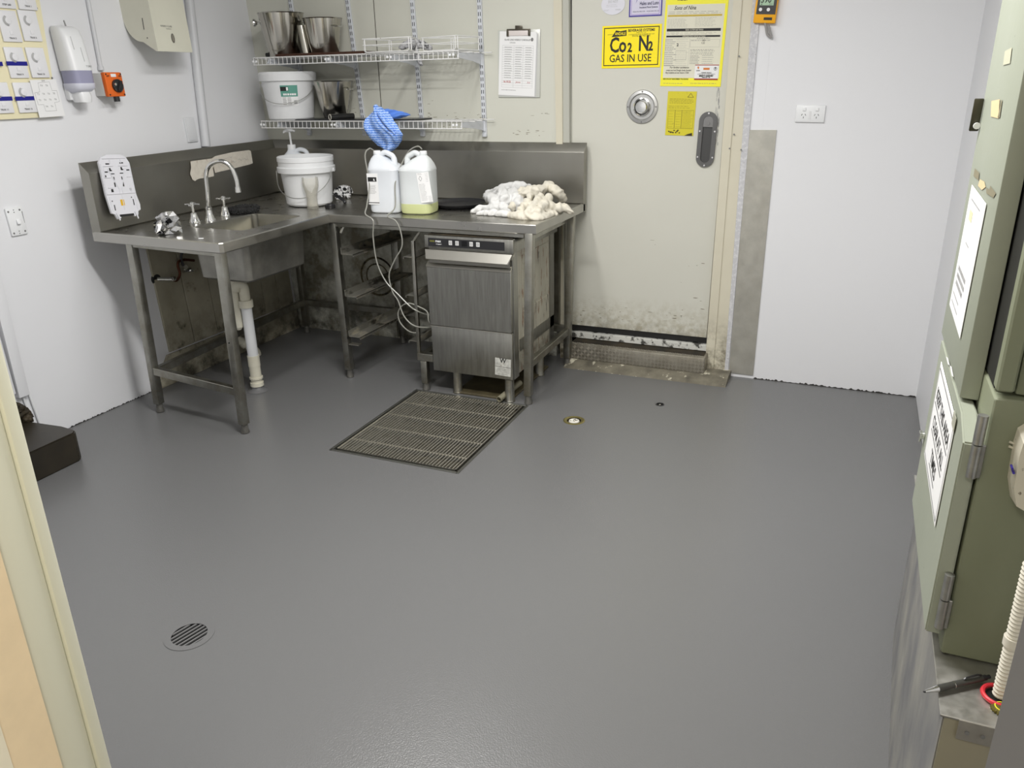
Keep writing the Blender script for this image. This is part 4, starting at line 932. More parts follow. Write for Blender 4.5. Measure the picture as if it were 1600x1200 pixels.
# beer glass, cap, strap, patterned cloth, tray
gl=base_pt(489,325)
bm=B(); lathe(bm,[(.001,0),(.031,0),(.032,.003),(.030,.03),(.029,.06),(.034,.09),(.043,.12),(.044,.135),(.043,.165),(.0415,.165),(.042,.135),(.041,.12),(.032,.09),(.027,.06),(.0275,.03),(.028,.014),(.001,.012)],40,Matrix.Translation(gl)); obj('beer_glass',bm,glassm,None,'empty beer glass with curved sides before the open pail','glass')
cb=base_pt(516,324)
bm=B(); lathe(bm,[(.001,0),(.026,0),(.027,.002),(.027,.018),(.025,.021),(.021,.021),(.021,.012),(.001,.012)],32,Matrix.Translation(cb)); kc=obj('jar_cap',bm,blackp,None,'small round black cap between the beer glass and the bench edge','cap')
bm=B()
for k in range(32):
    a=2*math.pi*k/32; p=cb+V((.0272*math.cos(a),.0272*math.sin(a),.01)); obox(bm,p,(math.cos(a),math.sin(a),0),(-math.sin(a),math.cos(a),0),(0,0,1),.001,.002,.015)
obj('ribs',bm,blackp,kc,smooth=0)
zz=ZT
def wp_(u,v,z): p=atZ(u,v,z); return p
blobcloth('patterned_rag',[([wp_(522,303,.93),wp_(531,297,.945),wp_(541,296,.945),wp_(549,300,.925)],[.012,.022,.022,.014]),([wp_(527,309,.91),wp_(537,304,.92),wp_(546,307,.91)],[.014,.018,.014])],zebra,vox=.004,disp=.004,ds=60,zmin=ZT-.002,label='crumpled black and white patterned rag right of the open pail',cat='rag')
bm=B(); q=[wp_(524,305,.935),wp_(530,308,.93),wp_(537,313,.915),wp_(539,317,.902)]; tube(bm,spline(q,4),.009,8); obj('rubber_strap',bm,blackp,None,'short black rubber strap hanging out beside the open pail','strap')
tc=wp_(698,312,ZT); tc=V((1.13,-.17,ZT-.002))
tc=V((1.235,-.285,ZT-.002))
bm=B(); lathe(bm,[(.001,.0),(.125,.0),(.150,.016),(.154,.022),(.151,.023),(.146,.017),(.122,.005),(.001,.005)],56,Matrix.Translation(tc)); obj('round_tray',bm,blackp,None,'round black serving tray behind the chemical jugs','tray')

# towels
def T(u,v,z): return atZ(u,v,z)
z0=ZT
W=lambda u,v,h:T(u,v,ZT+h)
blobcloth('bar_towel',[
 ([W(737,331,.006),W(757,326,.015),W(785,326,.02),W(800,330,.012)],[.010,.022,.028,.016]),
 ([W(745,334,.004),W(770,333,.01),W(795,335,.01)],[.008,.018,.018]),
 ([W(758,306,.05),W(768,312,.05),W(775,322,.03)],[.012,.032,.03]),
 ([W(760,302,.06),W(785,296,.085),W(810,292,.10),W(828,294,.09)],[.014,.024,.028,.02]),
 ([W(783,294,.10),W(786,303,.08),W(790,316,.05)],[.014,.030,.034]),
 ([W(800,300,.08),W(808,312,.06),W(815,325,.03)],[.03,.034,.03]),
 ([W(756,308,.045),W(762,311,.04)],[.008,.014])],
 towelw,vox=.0055,disp=.0065,ds=20,smooth=5,zmin=ZT-.002,seed=1,label='crumpled clean white bar towel, left in the towel heap',cat='towel',group='bar towels heaped on the bench end')
blobcloth('bar_towel',[
 ([W(790,335,.006),W(815,338,.010),W(845,338,.012),W(866,333,.010)],[.012,.022,.022,.012]),
 ([W(800,325,.03),W(812,312,.06),W(815,304,.085),W(830,302,.09)],[.020,.020,.018,.018]),
 ([W(812,331,.03),W(824,316,.06),W(830,304,.09)],[.018,.020,.018]),
 ([W(826,333,.03),W(836,318,.06),W(845,306,.085)],[.018,.021,.018]),
 ([W(840,333,.03),W(850,320,.05),W(858,308,.075)],[.018,.022,.018]),
 ([W(835,300,.10),W(858,291,.115),W(870,299,.095),W(880,312,.045)],[.022,.026,.028,.018]),
 ([W(853,322,.04),W(870,324,.03),W(886,326,.022),W(893,333,.004)],[.022,.024,.02,.012]),
 ([W(852,330,.02),W(862,333,.01),W(872,335,.006)],[.018,.018,.01]),
 ([W(822,325,.04),W(840,322,.04),W(858,320,.035)],[.03,.03,.03]),
 ([W(812,300,.09),W(835,298,.1),W(850,300,.09)],[.02,.028,.025])],
 towelc,vox=.0055,disp=.0065,ds=22,smooth=5,zmin=ZT-.004,seed=3,label='crumpled stained cream bar towel, right in the towel heap',cat='towel',group='bar towels heaped on the bench end')

# foil ball
fb=base_pt(265,364); bm=B(); bmesh.ops.create_icosphere(bm,subdivisions=4,radius=.060)
for v in bm.verts:
    n=v.co.normalized(); q=n*2.6
    d=noise.cell(q*1.1)*.24+noise.noise(q*1.7)*.34; v.co=n*.058*(1+d); v.co.z*=.85
for v in bm.verts: v.co=v.co+fb+V((0,0,.045)); v.co.z=max(v.co.z,ZT-.002)
o=obj('foil_ball',bm,foilm,None,'crumpled ball of silver and black foil left of the sink taps','foil',smooth=0)
md=o.modifiers.new('d','DECIMATE'); md.ratio=.14
bm=B(); q=[base_pt(248,352)+V((0,0,.03)),base_pt(256,356)+V((0,0,.05)),base_pt(262,378)+V((0,0,.012)),base_pt(254,381)+V((0,0,.012)),base_pt(247,372)+V((0,0,.03))]
# scourer
blobcloth('scourer',[([W(357,329,.012),W(375,327,.014),W(395,325,.016),W(403,326,.014)],[.015,.022,.020,.015]),([W(362,332,.010),W(380,330,.012),W(400,329,.010)],[.012,.016,.014])],sponge,vox=.004,disp=.006,ds=120,zmin=ZT-.002,label='flattened black scourer on the bench behind the sink',cat='scourer')
bm=B(); p=base_pt(314,373); obox(bm,p+V((0,0,.004)),(1,.3,0),(-.3,1,0),(0,0,1),.022,.008,.004,.001,1); obj('white_chip',bm,whitep,None,'small white plastic chip on the bench in front of the foil ball','chip')

# dispenser back plate leaning on the splashback
Pn=(V((1,0,.16))).normalized()
_tl=atX(151,244,-.010); bp=Sheet(_tl,_tl+V((0,.170,-.012)),_tl+V((.034,0,-.285)),(1,.0,.12))
fx=lambda u,v:((u-152)/46,(v-246)/88)
bt=thing('dispenser_back_plate','white plastic back plate of a soap dispenser leaning on the splashback','dispenser plate',bp.P(.5,1))
def inset_poly(pts,d0,d1,mat,nm,par=bt):
    bm=B(); a=[bm.verts.new(bp.P(x,y,d0)) for x,y in pts]; b=[bm.verts.new(bp.P(x,y,d1)) for x,y in pts]; n=len(pts)
    for i in range(n): bm.faces.new((a[i],a[(i+1)%n],b[(i+1)%n],b[i]))
    bm.faces.new(a[::-1]);bm.faces.new(b); return obj(nm,bm,mat,par)
wp2=M('bright white plastic',(.66,.66,.70,1),.35)
plate=inset_poly([(.0,.10),(.10,.02),(.30,-.02),(.75,-.02),(.92,.03),(1.0,.12),(1.0,.62),(1.06,.80),(1.04,.88),(.95,.90),(.93,.96),(.80,.98),(.76,.93),(.34,.93),(.33,.99),(.22,1.0),(.16,.92),(.06,.90),(.0,.6)],-.006,.004,wp2,'plate')
bm=B(); r=.0022
for a,b in (((.03,.12),(.03,.60)),((.97,.12),(.97,.60)),((.12,.04),(.88,.04)),((.03,.60),(.97,.60)),((.22,.20),(.46,.52)),((.46,.52),(.46,.60)),((.78,.20),(.56,.52)),((.56,.52),(.56,.60)),((.10,.16),(.42,.16)),((.60,.16),(.90,.16)),((.10,.16),(.08,.34)),((.08,.34),(.26,.34)),((.93,.34),(.80,.34)),((.5,.62),(.5,.86)),((.08,.64),(.10,.86)),((.92,.64),(.94,.86)),((.12,.50),(.26,.50)),((.84,.48),(.84,.58)),((.70,.06),(.70,.12)),((.34,.06),(.34,.12))):
    tube(bm,[bp.P(*a,.005),bp.P(*b,.005)],r,5)
obj('ribs',bm,wp2,plate)
bm=B()
for a0,b0,a1,b1 in ((.20,.115,.32,.135),(.66,.105,.78,.125),(.28,.19,.33,.235),(.28,.22,.36,.24),(.66,.18,.71,.225),(.66,.21,.74,.23),(.12,.24,.22,.26),(.84,.22,.94,.24),(.28,.275,.42,.29),(.60,.27,.74,.285),(.34,.42,.38,.49),(.62,.42,.66,.49),(.36,.33,.39,.38),(.62,.33,.65,.38),(.20,.52,.27,.57),(.82,.52,.87,.56),(.10,.30,.14,.34),(.30,.93,.78,.965),(.18,.77,.21,.86),(.84,.70,.87,.80),(.14,.70,.17,.72),(.80,.66,.83,.68)):
    bp.slab(bm,a0,b0,a1,b1,.0035,.0045)
obj('slots',bm,ink,plate,smooth=0)
bm=B(); bp.slab(bm,.42,.695,.54,.79,.004,.0055); obj('yellow_tab',bm,M('mustard tab',S(214,170,40),.5),plate)
for a in (.24,.86):
    bm=B(); tube(bm,[bp.P(a-.04,.90,.006),bp.P(a,.97,.008),bp.P(a+.03,1.02,.006)],.0035,8); obj('clip_foot',bm,wp2,plate)

# peeling paper label on the splashback
def spl(u,v,off=.0): # point on the left splash face (plane through its run)
    a=V((-.06,-1.52,0)); b=V((-.19,0,0)); d=(b-a).normalized(); n=V((d.y,-d.x,0)); 
    r=ray(u,v); q=a+n*(.048+off); t=(q-CP).dot(n)/r.dot(n); return CP+r*t
bm=B()
def ppoly(px,off): 
    vs=[bm.verts.new(spl(u,v,off)) for u,v in px]; bm.faces.new(vs)
ppoly([(297.5,252),(305,251),(331,247.5),(334,252),(333,263),(334.5,275),(327,277),(312,279),(307,281),(305,283),(301,281),(297,272),(298.5,262)],.007)
ppoly([(331,247.5),(336,244),(362,238),(389,234.5),(392,236),(395,255),(390,257),(362,264),(336,270),(334,262)],.006)
o=obj('taped_note',bm,M('aged masking paper',(.66,.62,.54,1),.8,var=.5,vs=45,vcol=(.52,.47,.40,1),dirt=[(S(150,120,95),.6,.7,30,.4)]),None,'peeling strip of aged paper tape on the splashback behind the spout','note',smooth=0)
bm=B()
for k,(u,v) in enumerate(((343,250),(350,248),(357,246))): 
    tube(bm,[spl(u,v,.007),spl(u+2,v-1,.007),spl(u+4,v+1,.007),spl(u+5,v-2,.007)],.0008,4)
for k,(u,v) in enumerate(((340,258),(350,256),(362,253),(372,250),(380,249))): 
    tube(bm,[spl(u,v,.007),spl(u+2,v-2,.007),spl(u+5,v+1,.007),spl(u+7,v-2,.007)],.0006,4)
obj('faded_handwriting',bm,inkl,o)

# ------------------------------------------------------------------ left wall
def LWbox(bm,y0,y1,z0,z1,d0,d1,bev=0):
    hexa(bm,[lw(y0,z0,d0),lw(y1,z0,d0),lw(y1,z0,d1),lw(y0,z0,d1),lw(y0,z1,d0),lw(y1,z1,d0),lw(y1,z1,d1),lw(y0,z1,d1)],bev); return bm
bd=thing('dimmer_board','pale yellow wall board carrying rows of white dimmer switches','switch board',lw(-1.66,1.41))
pr_=atL(92,183,.015); prT=atL(62,0,.015)
slope=(prT.y-pr_.y)/(prT.z-pr_.z)
zb3=pr_.z+.002; zt3=2.12
fy=lambda z:pr_.y+slope*(z-pr_.z)
bm=B(); yl=-2.05
hexa(bm,[lw(yl,zb3),lw(fy(zb3),zb3),lw(fy(zb3),zb3,.015),lw(yl,zb3,.015),lw(yl,zt3),lw(fy(zt3),zt3),lw(fy(zt3),zt3,.015),lw(yl,zt3,.015)],.001); brd=obj('board',bm,creamp,bd)
for q in ((57,13),(81,122)):
    p=atL(*q,.015); bm=B(); cyl(bm,p,p+V((.003,0,0)),.0045,n=12); obj('screw',bm,inkg,brd)
dimc={}
rows=[((38,-9),(4,-12)),((46,40.5),(14,41)),((58,98),(25,98)),((38.5,152.5),(1,153))]
nm={(0,0):'TRAX 2',(0,1):'',(1,0):'TRAX 4',(1,1):'TRAX 3'}
txt=[['TRAX 1','STEP LED'],['TRAX 6','TRAX 5'],['TRAX 10','TRAX 9'],['TRAX 12','TRAX 11']]
for r in range(4):
    for c_ in range(2):
        p=atL(*rows[r][c_],.018); z,y=p.z,p.y
        lab=[['dimmer switch plate at the upper right corner of the board','dimmer switch plate cut by the frame at the board top'],['dimmer switch without tape, upper right column of the board','dimmer switch without tape beside the one at the right edge'],['dimmer switch without tape just above the paper wiring plan','dimmer switch with blue tape, third row of the board'],['dimmer switch with blue tape partly covered by the wiring plan','dimmer switch with blue tape, bottom row at the left frame edge']][r][c_]
        d=thing('dimmer_switch',lab,'dimmer switch',lw(y,z-.06,.015),group='dimmer switches on the board')
        bm=B(); hw=.044;hh=.0625
        LWbox(bm,y-hw,y+hw,z-hh,z+hh,.015,.024,.003); pl=obj('face_plate',bm,M('switch plate',(.76,.76,.78,1),.35),d)
        # round knob, its crescent shadow painted on as a grey arc
        cx=V(lw(y-.004,z+.022,.024)); bm=B()
        R1=.020
        lathe(bm,[(.001,.007),(.012,.007),(.0145,.006),(.016,.0)],24,face_frame(cx,(1,0,.054))); k_=obj('knob',bm,M('knob white',(.76,.76,.78,1),.35),d)
        bm=B(); A=[];Bb=[]
        for k in range(13):
            a=math.radians(120+150*k/12); w_=.006*math.sin(math.pi*k/12)+.0012
            o=V((0,math.cos(a),math.sin(a)))
            A.append(bm.verts.new(cx+o*.0225+V((.0015,0,0)))); Bb.append(bm.verts.new(cx+o*(.0225-w_-.003)+V((.006,0,0))))
        for k in range(12): bm.faces.new((A[k],A[k+1],Bb[k+1],Bb[k]))
        obj('knob_shadow_arc',bm,inkl,k_)
        bm=B(); LWbox(bm,y-.008,y+.009,z-.034,z-.018,.024,.0262,.0008); obj('push_button',bm,M('switch plate',(.76,.76,.78,1),.35),d)
        bm=B(); sh=Sheet(lw(y-.03,z-.042,.0245),lw(y+.03,z-.042,.0245),lw(y-.03,z-.058,.0245),(1,0,.054)); sh.text(bm,txt[r][c_],.5,.55,.0098,.0003,bold=.0002); obj('lettering',bm,ink,pl)
        if (r,c_) in ((2,1),(3,0),(3,1)):
            bm=B(); LWbox(bm,y-.050,y+.048,z-.012,z+.005,.0242,.025); obj('blue_tape',bm,tape,d)
p=atL(1,100,.02); bm=B(); LWbox(bm,p.y-.06,p.y+.006,p.z-.008,p.z+.009,.0242,.025)
obj('blue_tape_end',bm,tape,None,'end of a blue tape strip on the dimmer board at the frame edge','tape')
ps=Sheet(atL(46,125,.026),atL(87,124,.026),atL(58.5,184,.026),(1,0,.054))
bm=B(); ps.slab(bm,0,0,1,1,0,.0008); pn=obj('wiring_plan',bm,paper,None,'white paper wiring plan taped over the lower corner of the dimmer board','paper')
bm=B()
def seg(a,b,t=.0009):
    a=ps.P(*a,.0012);b=ps.P(*b,.0012); d=(b-a).normalized(); n=d.cross(ps.n)*t/2; bm.faces.new([bm.verts.new(q) for q in (a-n,b-n,b+n,a+n)])
pl_=[(.28,.08),(.72,.06),(.74,.30),(.92,.30),(.92,.60),(.72,.62),(.72,.84),(.30,.84),(.28,.66),(.08,.66),(.06,.34),(.26,.32),(.28,.08)]
for a,b in zip(pl_,pl_[1:]): seg(a,b)
for y_ in (.18,.40,.56,.74):
    for x_ in (.2,.4,.6,.8): 
        if .3<x_<.7 or .3<y_<.6: ps.text(bm,'T'+str(int(x_*10)),x_-.02,y_,.011,.0012)
ps.text(bm,'BAR',.5,.05,.009,.0012)
obj('plan_drawing',bm,inkg,pn,smooth=0)

# soap dispenser
sd=thing('soap_dispenser','white wall soap dispenser with push bar and soap window','soap dispenser',lw(-1.3,1.45))
def ringL(y0,y1,x0,x1,z,n=24,p=4):   # cross-section hugging the wall
    return [V((lw(0,z).x+x0+(x1-x0)*(.5+.5*math.copysign(abs(math.cos(a))**(2/p),math.cos(a))),(y0+y1)/2+(y1-y0)/2*math.copysign(abs(math.sin(a))**(2/p),math.sin(a)),z)) for a in [2*math.pi*i/n for i in range(n)]]
# calibrate: front face is about 0.10 m off the wall
q0=atL(88,48,.06);q1=atL(131,44,.06);q2=atL(146,112,.10);q3=atL(108,112,.1); q4=atL(124,158,.1);q5=atL(149,158,.1)
yc=(q2.y+q3.y)/2+.010; hwid=.056; topz=q1.z+.004
za=atL(127,110,.11).z; zbm=atL(128,130,.11).z; zc=atL(130,143,.10).z; zd_=atL(133,160,.09).z
bm=B(); loft(bm,[ringL(yc-hwid*.80,yc+hwid*.80,.0,.060,topz),ringL(yc-hwid*.97,yc+hwid*.97,.0,.085,topz-.014),ringL(yc-hwid,yc+hwid,.0,.098,topz-.05),ringL(yc-hwid,yc+hwid,0,.112,za)]); cv=obj('cover',bm,whitep,sd,smooth=50)
bm=B(); loft(bm,[ringL(yc-hwid*.97,yc+hwid*.97,.004,.111,za),ringL(yc-hwid*.95,yc+hwid*.95,.004,.110,zbm)]); obj('soap_window',bm,mauve,sd,smooth=50)
bm=B(); loft(bm,[ringL(yc-hwid*1.0,yc+hwid*1.0,.0,.112,zbm),ringL(yc-hwid*.98,yc+hwid*.98,0,.110,zbm-.02),ringL(yc-hwid*.75,yc+hwid*.75,0,.09,zc),ringL(yc-hwid*.60,yc+hwid*.60,0,.05,zc-.006)]); obj('lower_bowl',bm,M('cool white plastic',(.66,.67,.76,1),.35),sd,smooth=50)
bm=B(); loft(bm,[ringL(yc-.030,yc+.030,.0,.085,zc+.004),ringL(yc-.033,yc+.033,.0,.092,zc-.02),ringL(yc-.028,yc+.028,.02,.088,zd_)]); obj('push_bar',bm,whitep,sd,smooth=50)
bm=B(); LWbox(bm,yc-.045,yc+.045,zd_+.01,zc+.02,0,.03,.006); obj('back_plate',bm,whitep,sd)
bm=B(); p=V((lw(0,topz).x+.04,yc+.015,topz-.004)); tube(bm,[p,p+V((0,-.002,.012)),p+V((0,-.006,.030))],[.0035,.0035,.0028],8); obj('metal_pin',bm,M('pin',(.3,.3,.3,1),.4,.8),sd)
fz=lambda z:lw(0,z).x+.098+(.014)*(topz-.05-z)/(topz-.05-za)
bm=B()
for yy,z0_,z1_ in ((yc-.024,topz-.10,topz-.045),(yc+.012,topz-.15,topz-.09)):
    hexa(bm,[(fz(z0_)-.002,yy,z0_),(fz(z0_)+.001,yy,z0_),(fz(z0_)+.001,yy+.0015,z0_),(fz(z0_)-.002,yy+.0015,z0_),(fz(z1_)-.002,yy,z1_),(fz(z1_)+.001,yy,z1_),(fz(z1_)+.001,yy+.0015,z1_),(fz(z1_)-.002,yy+.0015,z1_)])
obj('grooves',bm,inkl,cv,smooth=0)
sl=Sheet((fz(za+.03)+.001,yc+.012,za+.028),(fz(za+.03)+.001,yc+.045,za+.028),(fz(za+.01)+.001,yc+.012,za+.010),(1,0,.1))
bm=B(); sl.text(bm,'TORK',.5,.8,.012,.0004); obj('lettering',bm,inkg,cv)

# conduits
def lpipe(name,a,b,r,lab,off=None,zt=None):
    off=off or r
    p=atL(*a,off);q=atL(*b,off); d=(p-q)/(p.z-q.z); p=q+d*((zt or p.z)-q.z); bm=B(); cyl(bm,q,p,r,n=16); t=thing(name,lab,'conduit',q); obj('pipe',bm,M('painted conduit',(.60,.61,.63,1),.4),t); return t,q,p,d
c1,q,p,d=lpipe('conduit',(143,30),(158,110),.010,'thin white conduit running down to the orange switch',zt=2.55)
bm=B(); cyl(bm,q,q+d*.018,.014,n=16); obj('gland',bm,M('painted conduit',(.60,.61,.63,1),.4),c1)
c2,q,p,d=lpipe('conduit',(305,80),(322,229),.024,'thick white pipe running down the wall to the bench splashback',zt=2.55)
bm=B(); 
for z in (1.30,): cyl(bm,q,q+d*.004,.0242,n=16)
obj('end_ring',bm,M('painted conduit',(.60,.61,.63,1),.4),c2)

# orange isolator: grey box body, orange face and black knob
iso=thing('rotary_isolator','orange faced rotary isolator switch with black knob on a grey box','isolator switch',lw(-1.07,1.48))
oc=atL(180,132,.085)
bm=B(); LWbox(bm,oc.y-.052,oc.y+.046,oc.z-.052,oc.z+.052,0,.062,.004); ib=obj('back_box',bm,M('pale grey box',(.62,.62,.60,1),.4),iso)
bm=B(); LWbox(bm,oc.y-.052,oc.y+.050,oc.z-.055,oc.z+.055,.062,.086,.005); fc=obj('orange_face',bm,orange,iso)
kc_=V(lw(oc.y+.008,oc.z-.006,.086)); 
bm=B(); lathe(bm,[(.030,0),(.030,.010),(.026,.014),(.001,.014)],28,face_frame(kc_,(1,0,.05))); kb=obj('knob',bm,blackp,iso)
bm=B(); obox(bm,kc_+V((.019,0,0)),(1,0,0),(0,.5,1),(0,1,-.5),.014,.05,.012,.003,2); obj('knob_grip',bm,blackp,kb)
bm=B(); lathe(bm,[(.006,.0),(.006,.0175),(.001,.018)],12,face_frame(kc_+V((.0,-.020,.006)),(1,0,.05))); obj('lock_hole',bm,chrome,kb)
bm=B(); LWbox(bm,oc.y-.016,oc.y+.014,oc.z+.034,oc.z+.048,.0862,.0872); obj('tag',bm,paper,fc)
bm=B()
for sy_ in (-.043,.042):
    for sz in (-.046,.046): cyl(bm,lw(oc.y+sy_,oc.z+sz,.086),lw(oc.y+sy_,oc.z+sz,.0875),.004,n=8)
sh=Sheet(lw(oc.y-.045,oc.z+.048,.0865),lw(oc.y+.045,oc.z+.048,.0865),lw(oc.y-.045,oc.z+.030,.0865),(1,0,.05))
sh.text(bm,'OFF',.12,.75,.010,.0004,bold=.0003); sh.text(bm,'ON',.90,.75,.010,.0004,bold=.0003)
obj('screws_and_marks',bm,ink,fc,smooth=0)
bm=B(); cyl(bm,lw(oc.y+.004,oc.z-.055,.07),lw(oc.y+.004,oc.z-.078,.07),.014,n=18); obj('lower_gland',bm,blackp,iso)

# paper towel dispenser: curved back, cut-off front
td=thing('towel_dispenser','ivory paper towel dispenser with curved underside on the left wall','towel dispenser',lw(-.75,1.6))
A1_=atL(302,82,.26)
# side profile in (offset from wall, z); front face tall and flat
fz0=atX(247,80,lw(0,1.66).x+.185); fz1=atX(301,82,lw(0,1.66).x+.185)
ya,yb_=fz0.y,fz1.y; zf=fz0.z
prof=[(0,2.25),(.20,2.25),(.225,2.05),(.225,zf),(.205,zf+.004),(.10,zf+.055),(.05,zf+.06),(.015,zf+.12),(.0,zf+.18)]
import itertools
bm=B()
pts=[(0,2.25)]+[(.187,2.25),(.187,zf),(.176,zf)]+[(.176-.075*t,zf+.045*t) for t in (.5,1)]+[(.10-.10*math.sin(math.radians(a)),zf+.045+.115*(1-math.cos(math.radians(a)))) for a in range(10,91,10)]
polyprism(bm,pts,lambda d,z:lw(ya,z,d),lambda d,z:lw(yb_,z,d)); cs=obj('case',bm,ivory,td)
g=.226
def fr_(y,z,d=.1875): return lw(y,z,d)
ov=(ya+yb_)/2; zk=zf+.063
bm=B(); polyprism(bm,[(.011*math.cos(a),.022*math.sin(a)) for a in [2*math.pi*i/20 for i in range(20)]],lambda y,z:fr_(ov-.002+y,zk+z,.1865),lambda y,z:fr_(ov-.002+y,zk+z,.1885)); wn=obj('level_window',bm,M('window grey',(.13,.12,.10,1),.3),cs)
bm=B(); polyprism(bm,[(.006*math.cos(a),.017*math.sin(a)) for a in [2*math.pi*i/20 for i in range(20)]],lambda y,z:fr_(ov-.002+y,zk+z,.1886),lambda y,z:fr_(ov-.002+y,zk+z,.1890)); obj('window_lens',bm,M('window pale',(.24,.22,.18,1),.2),wn)
sh=Sheet(fr_(ya+.03,zf+.125),fr_(ya+.14,zf+.125),fr_(ya+.03,zf+.105),(1,0,.05))
bm=B(); sh.text(bm,'KIMBERLY-CLARK',.5,.6,.012,.0006,maxw=.075); sh.text(bm,'PROFESSIONAL',.62,1.1,.006,.0006,maxw=.035); obj('lettering',bm,inkg,cs)
bm=B(); p=lw(ya-.0008,zf+.10,.125); box(bm,(p.x-.0015,ya-.0012,p.z),(p.x+.0015,ya+.001,p.z+.052)); cyl(bm,lw(ya-.0012,zf+.062,.135),lw(ya+.001,zf+.062,.135),.003,n=8); obj('side_slot',bm,ink,cs,smooth=0)

# blank cover plate and light switch
a=atL(286,184,.004); b=atL(309,221,.004)
bm=B(); LWbox(bm,a.y,b.y-.0,b.z,a.z,0,.010,.003); cvp=obj('blank_cover',bm,M('painted cover',(.68,.69,.71,1),.45),None,'plain white cover plate beside the thick pipe above the splashback','cover plate')
bm=B(); LWbox(bm,a.y+.006,b.y-.012,b.z+.008,a.z-.008,.010,.0125,.002); obj('raised_lid',bm,M('painted cover',(.68,.69,.71,1),.45),cvp)
sw=thing('light_switch','white rocker switch plate on the left wall below the dimmer board','switch',lw(-1.77,.92))
s1=atL(26,346,.008); 
bm=B(); LWbox(bm,s1.y-.038,s1.y+.038,s1.z-.060,s1.z+.060,0,.010,.003); pl=obj('face_plate',bm,whitep,sw)
bm=B(); obox(bm,lw(s1.y+.004,s1.z-.002,.014),(1,0,.3),(0,1,0),(-.3,0,1),.008,.016,.022,.002,2); obj('rocker',bm,whitep,sw)
bm=B()
for yy,z in ((-.028,.045),(.026,.047),(-.028,-.048),(.026,-.046),(-.002,.050),(-.002,.040),(-.002,-.042),(-.002,-.052)):
    r_=.0045 if abs(yy)>.01 else .0025; cyl(bm,lw(s1.y+yy,s1.z+z,.009),lw(s1.y+yy,s1.z+z,.0107),r_,n=10)
box(bm,(lw(0,s1.z).x+.009,s1.y+.0335,s1.z-.038),(lw(0,s1.z).x+.0106,s1.y+.035,s1.z+.04)); 
obj('screw_holes',bm,inkg,pl,smooth=0)
# vertical trunking at the frame edge and rubber-faced step
for a,b,c_,e_,lab in (((1,440),(44.5,616),.030,-.0,'right of two white vertical cable trunkings by the door frame'),((-14,480),(24,615),.026,0,'left of two white vertical cable trunkings by the door frame')):
    p=atL(*b,.02);q=atL(*a,.02); sl_=(q.y-p.y)/(q.z-p.z)
    bm=B(); w=.050; f=lambda z:p.y+sl_*(z-p.z)
    hexa(bm,[lw(f(p.z)-w,p.z),lw(f(p.z),p.z),lw(f(p.z),p.z,c_),lw(f(p.z)-w,p.z,c_),lw(f(1.3)-w,1.3),lw(f(1.3),1.3),lw(f(1.3),1.3,c_),lw(f(1.3)-w,1.3,c_)],.002)
    obj('cable_trunking',bm,wallp,None,lab,'trunking')
bm=B(); cyl(bm,lw(-1.93,.0,.01),lw(-1.945,.24,.01),.005,n=10); cyl(bm,lw(-1.965,.0,.01),lw(-1.975,.24,.01),.005,n=10); wc=obj('cable_pair',bm,whitep,None,'two white cables dropping below the trunking','cable')
bm=B(); xyprism(bm,[(-.16,-2.02),(.10,-2.00),(.190,-2.01),(.212,-2.035),(.214,-2.6),(-.16,-2.6)],.0,.135)
bmesh.ops.bevel(bm,geom=[e for e in bm.edges],offset=.006,segments=2,affect='EDGES'); obj('floor_step',bm,stepm,None,'low dark rubber-faced step against the left wall','step')
blobcloth('rubble',[([(-.13,-2.0,.15),(-.12,-2.05,.19),(-.13,-2.12,.19)],[.02,.04,.05]),([(-.13,-1.99,.14),(-.09,-2.03,.145)],[.02,.02])],dark,vox=.008,disp=.01,ds=60,label='dark rubble and dirt in the hole behind the step',cat='rubble')

# ------------------------------------------------------------------ back wall: clipboard, notices, outlet, monitor
def ysheet(TL,TR,BL,y,n=(0,-1,0)): return Sheet(atY(*TL,y),atY(*TR,y),atY(*BL,y),n)
cbd=thing('clipboard','clear clipboard with a cleaning checklist hanging on the cream wall','clipboard',atY(812,152,-.003))
s=ysheet((778,47.5),(844.5,45.5),(778,152),-.004)
bm=B(); s.slab(bm,0,0,1,1,0,.003,.0014); obj('board',bm,M('clear grey plastic',(.55,.56,.52,1),.2),cbd)
s2=ysheet((781,49),(842,50),(780,149.5),-.0075)
bm=B(); s2.slab(bm,.04,.02,.985,1.0,-.001,.0005); obj('back_sheets',bm,M('grey paper',(.5,.5,.5,1),.7),cbd)
bm=B(); s2.slab(bm,0,0,.95,.985,.0006,.0012); pp=obj('top_sheet',bm,paper,cbd)
bm=B(); s2.text(bm,'GLASS LINE WEEKLY CHECKLIST',.47,.135,.011,.0016,maxw=.15,bold=.0003); s2.text(bm,'OPENER',.34,.178,.009,.0016); s2.poly(bm,[(.84+.033*math.cos(2*math.pi*k/16),.115+.028*math.sin(2*math.pi*k/16)) for k in range(16)],.0016)
r_=random.Random(11)
for k in range(17):
    b_=.235+k*.036
    if k<14:
        for x0,x1 in ((.14,.34),(.42,.60),(.68,.86)): s2.lines(bm,x0,b_,x1,b_,1,.0022,.0016,seed=k*3+int(x0*10))
s2.lines(bm,.08,.90,.5,.90,1,.0022,.0016,seed=99)
obj('printing',bm,inkg,pp)
bm=B()
for k in range(19): s2.quad(bm,.08,.21+k*.036,.88,.213+k*.036,.0014)
for x in (.08,.38,.62,.88): s2.quad(bm,x,.21,x+.004,.21+18*.036,.0014)
obj('table_lines',bm,inkl,pp)
bm=B(); s2.text(bm,'16.10.22',.22,.785,.013,.0018,bold=.0003); s2.text(bm,'James',.51,.785,.012,.0018,shear=.3); s2.text(bm,'3rd',.78,.785,.012,.0018,shear=.3); obj('red_entries',bm,red,pp)
s3=ysheet((793,47.5),(828,47),(793,56),-.009)
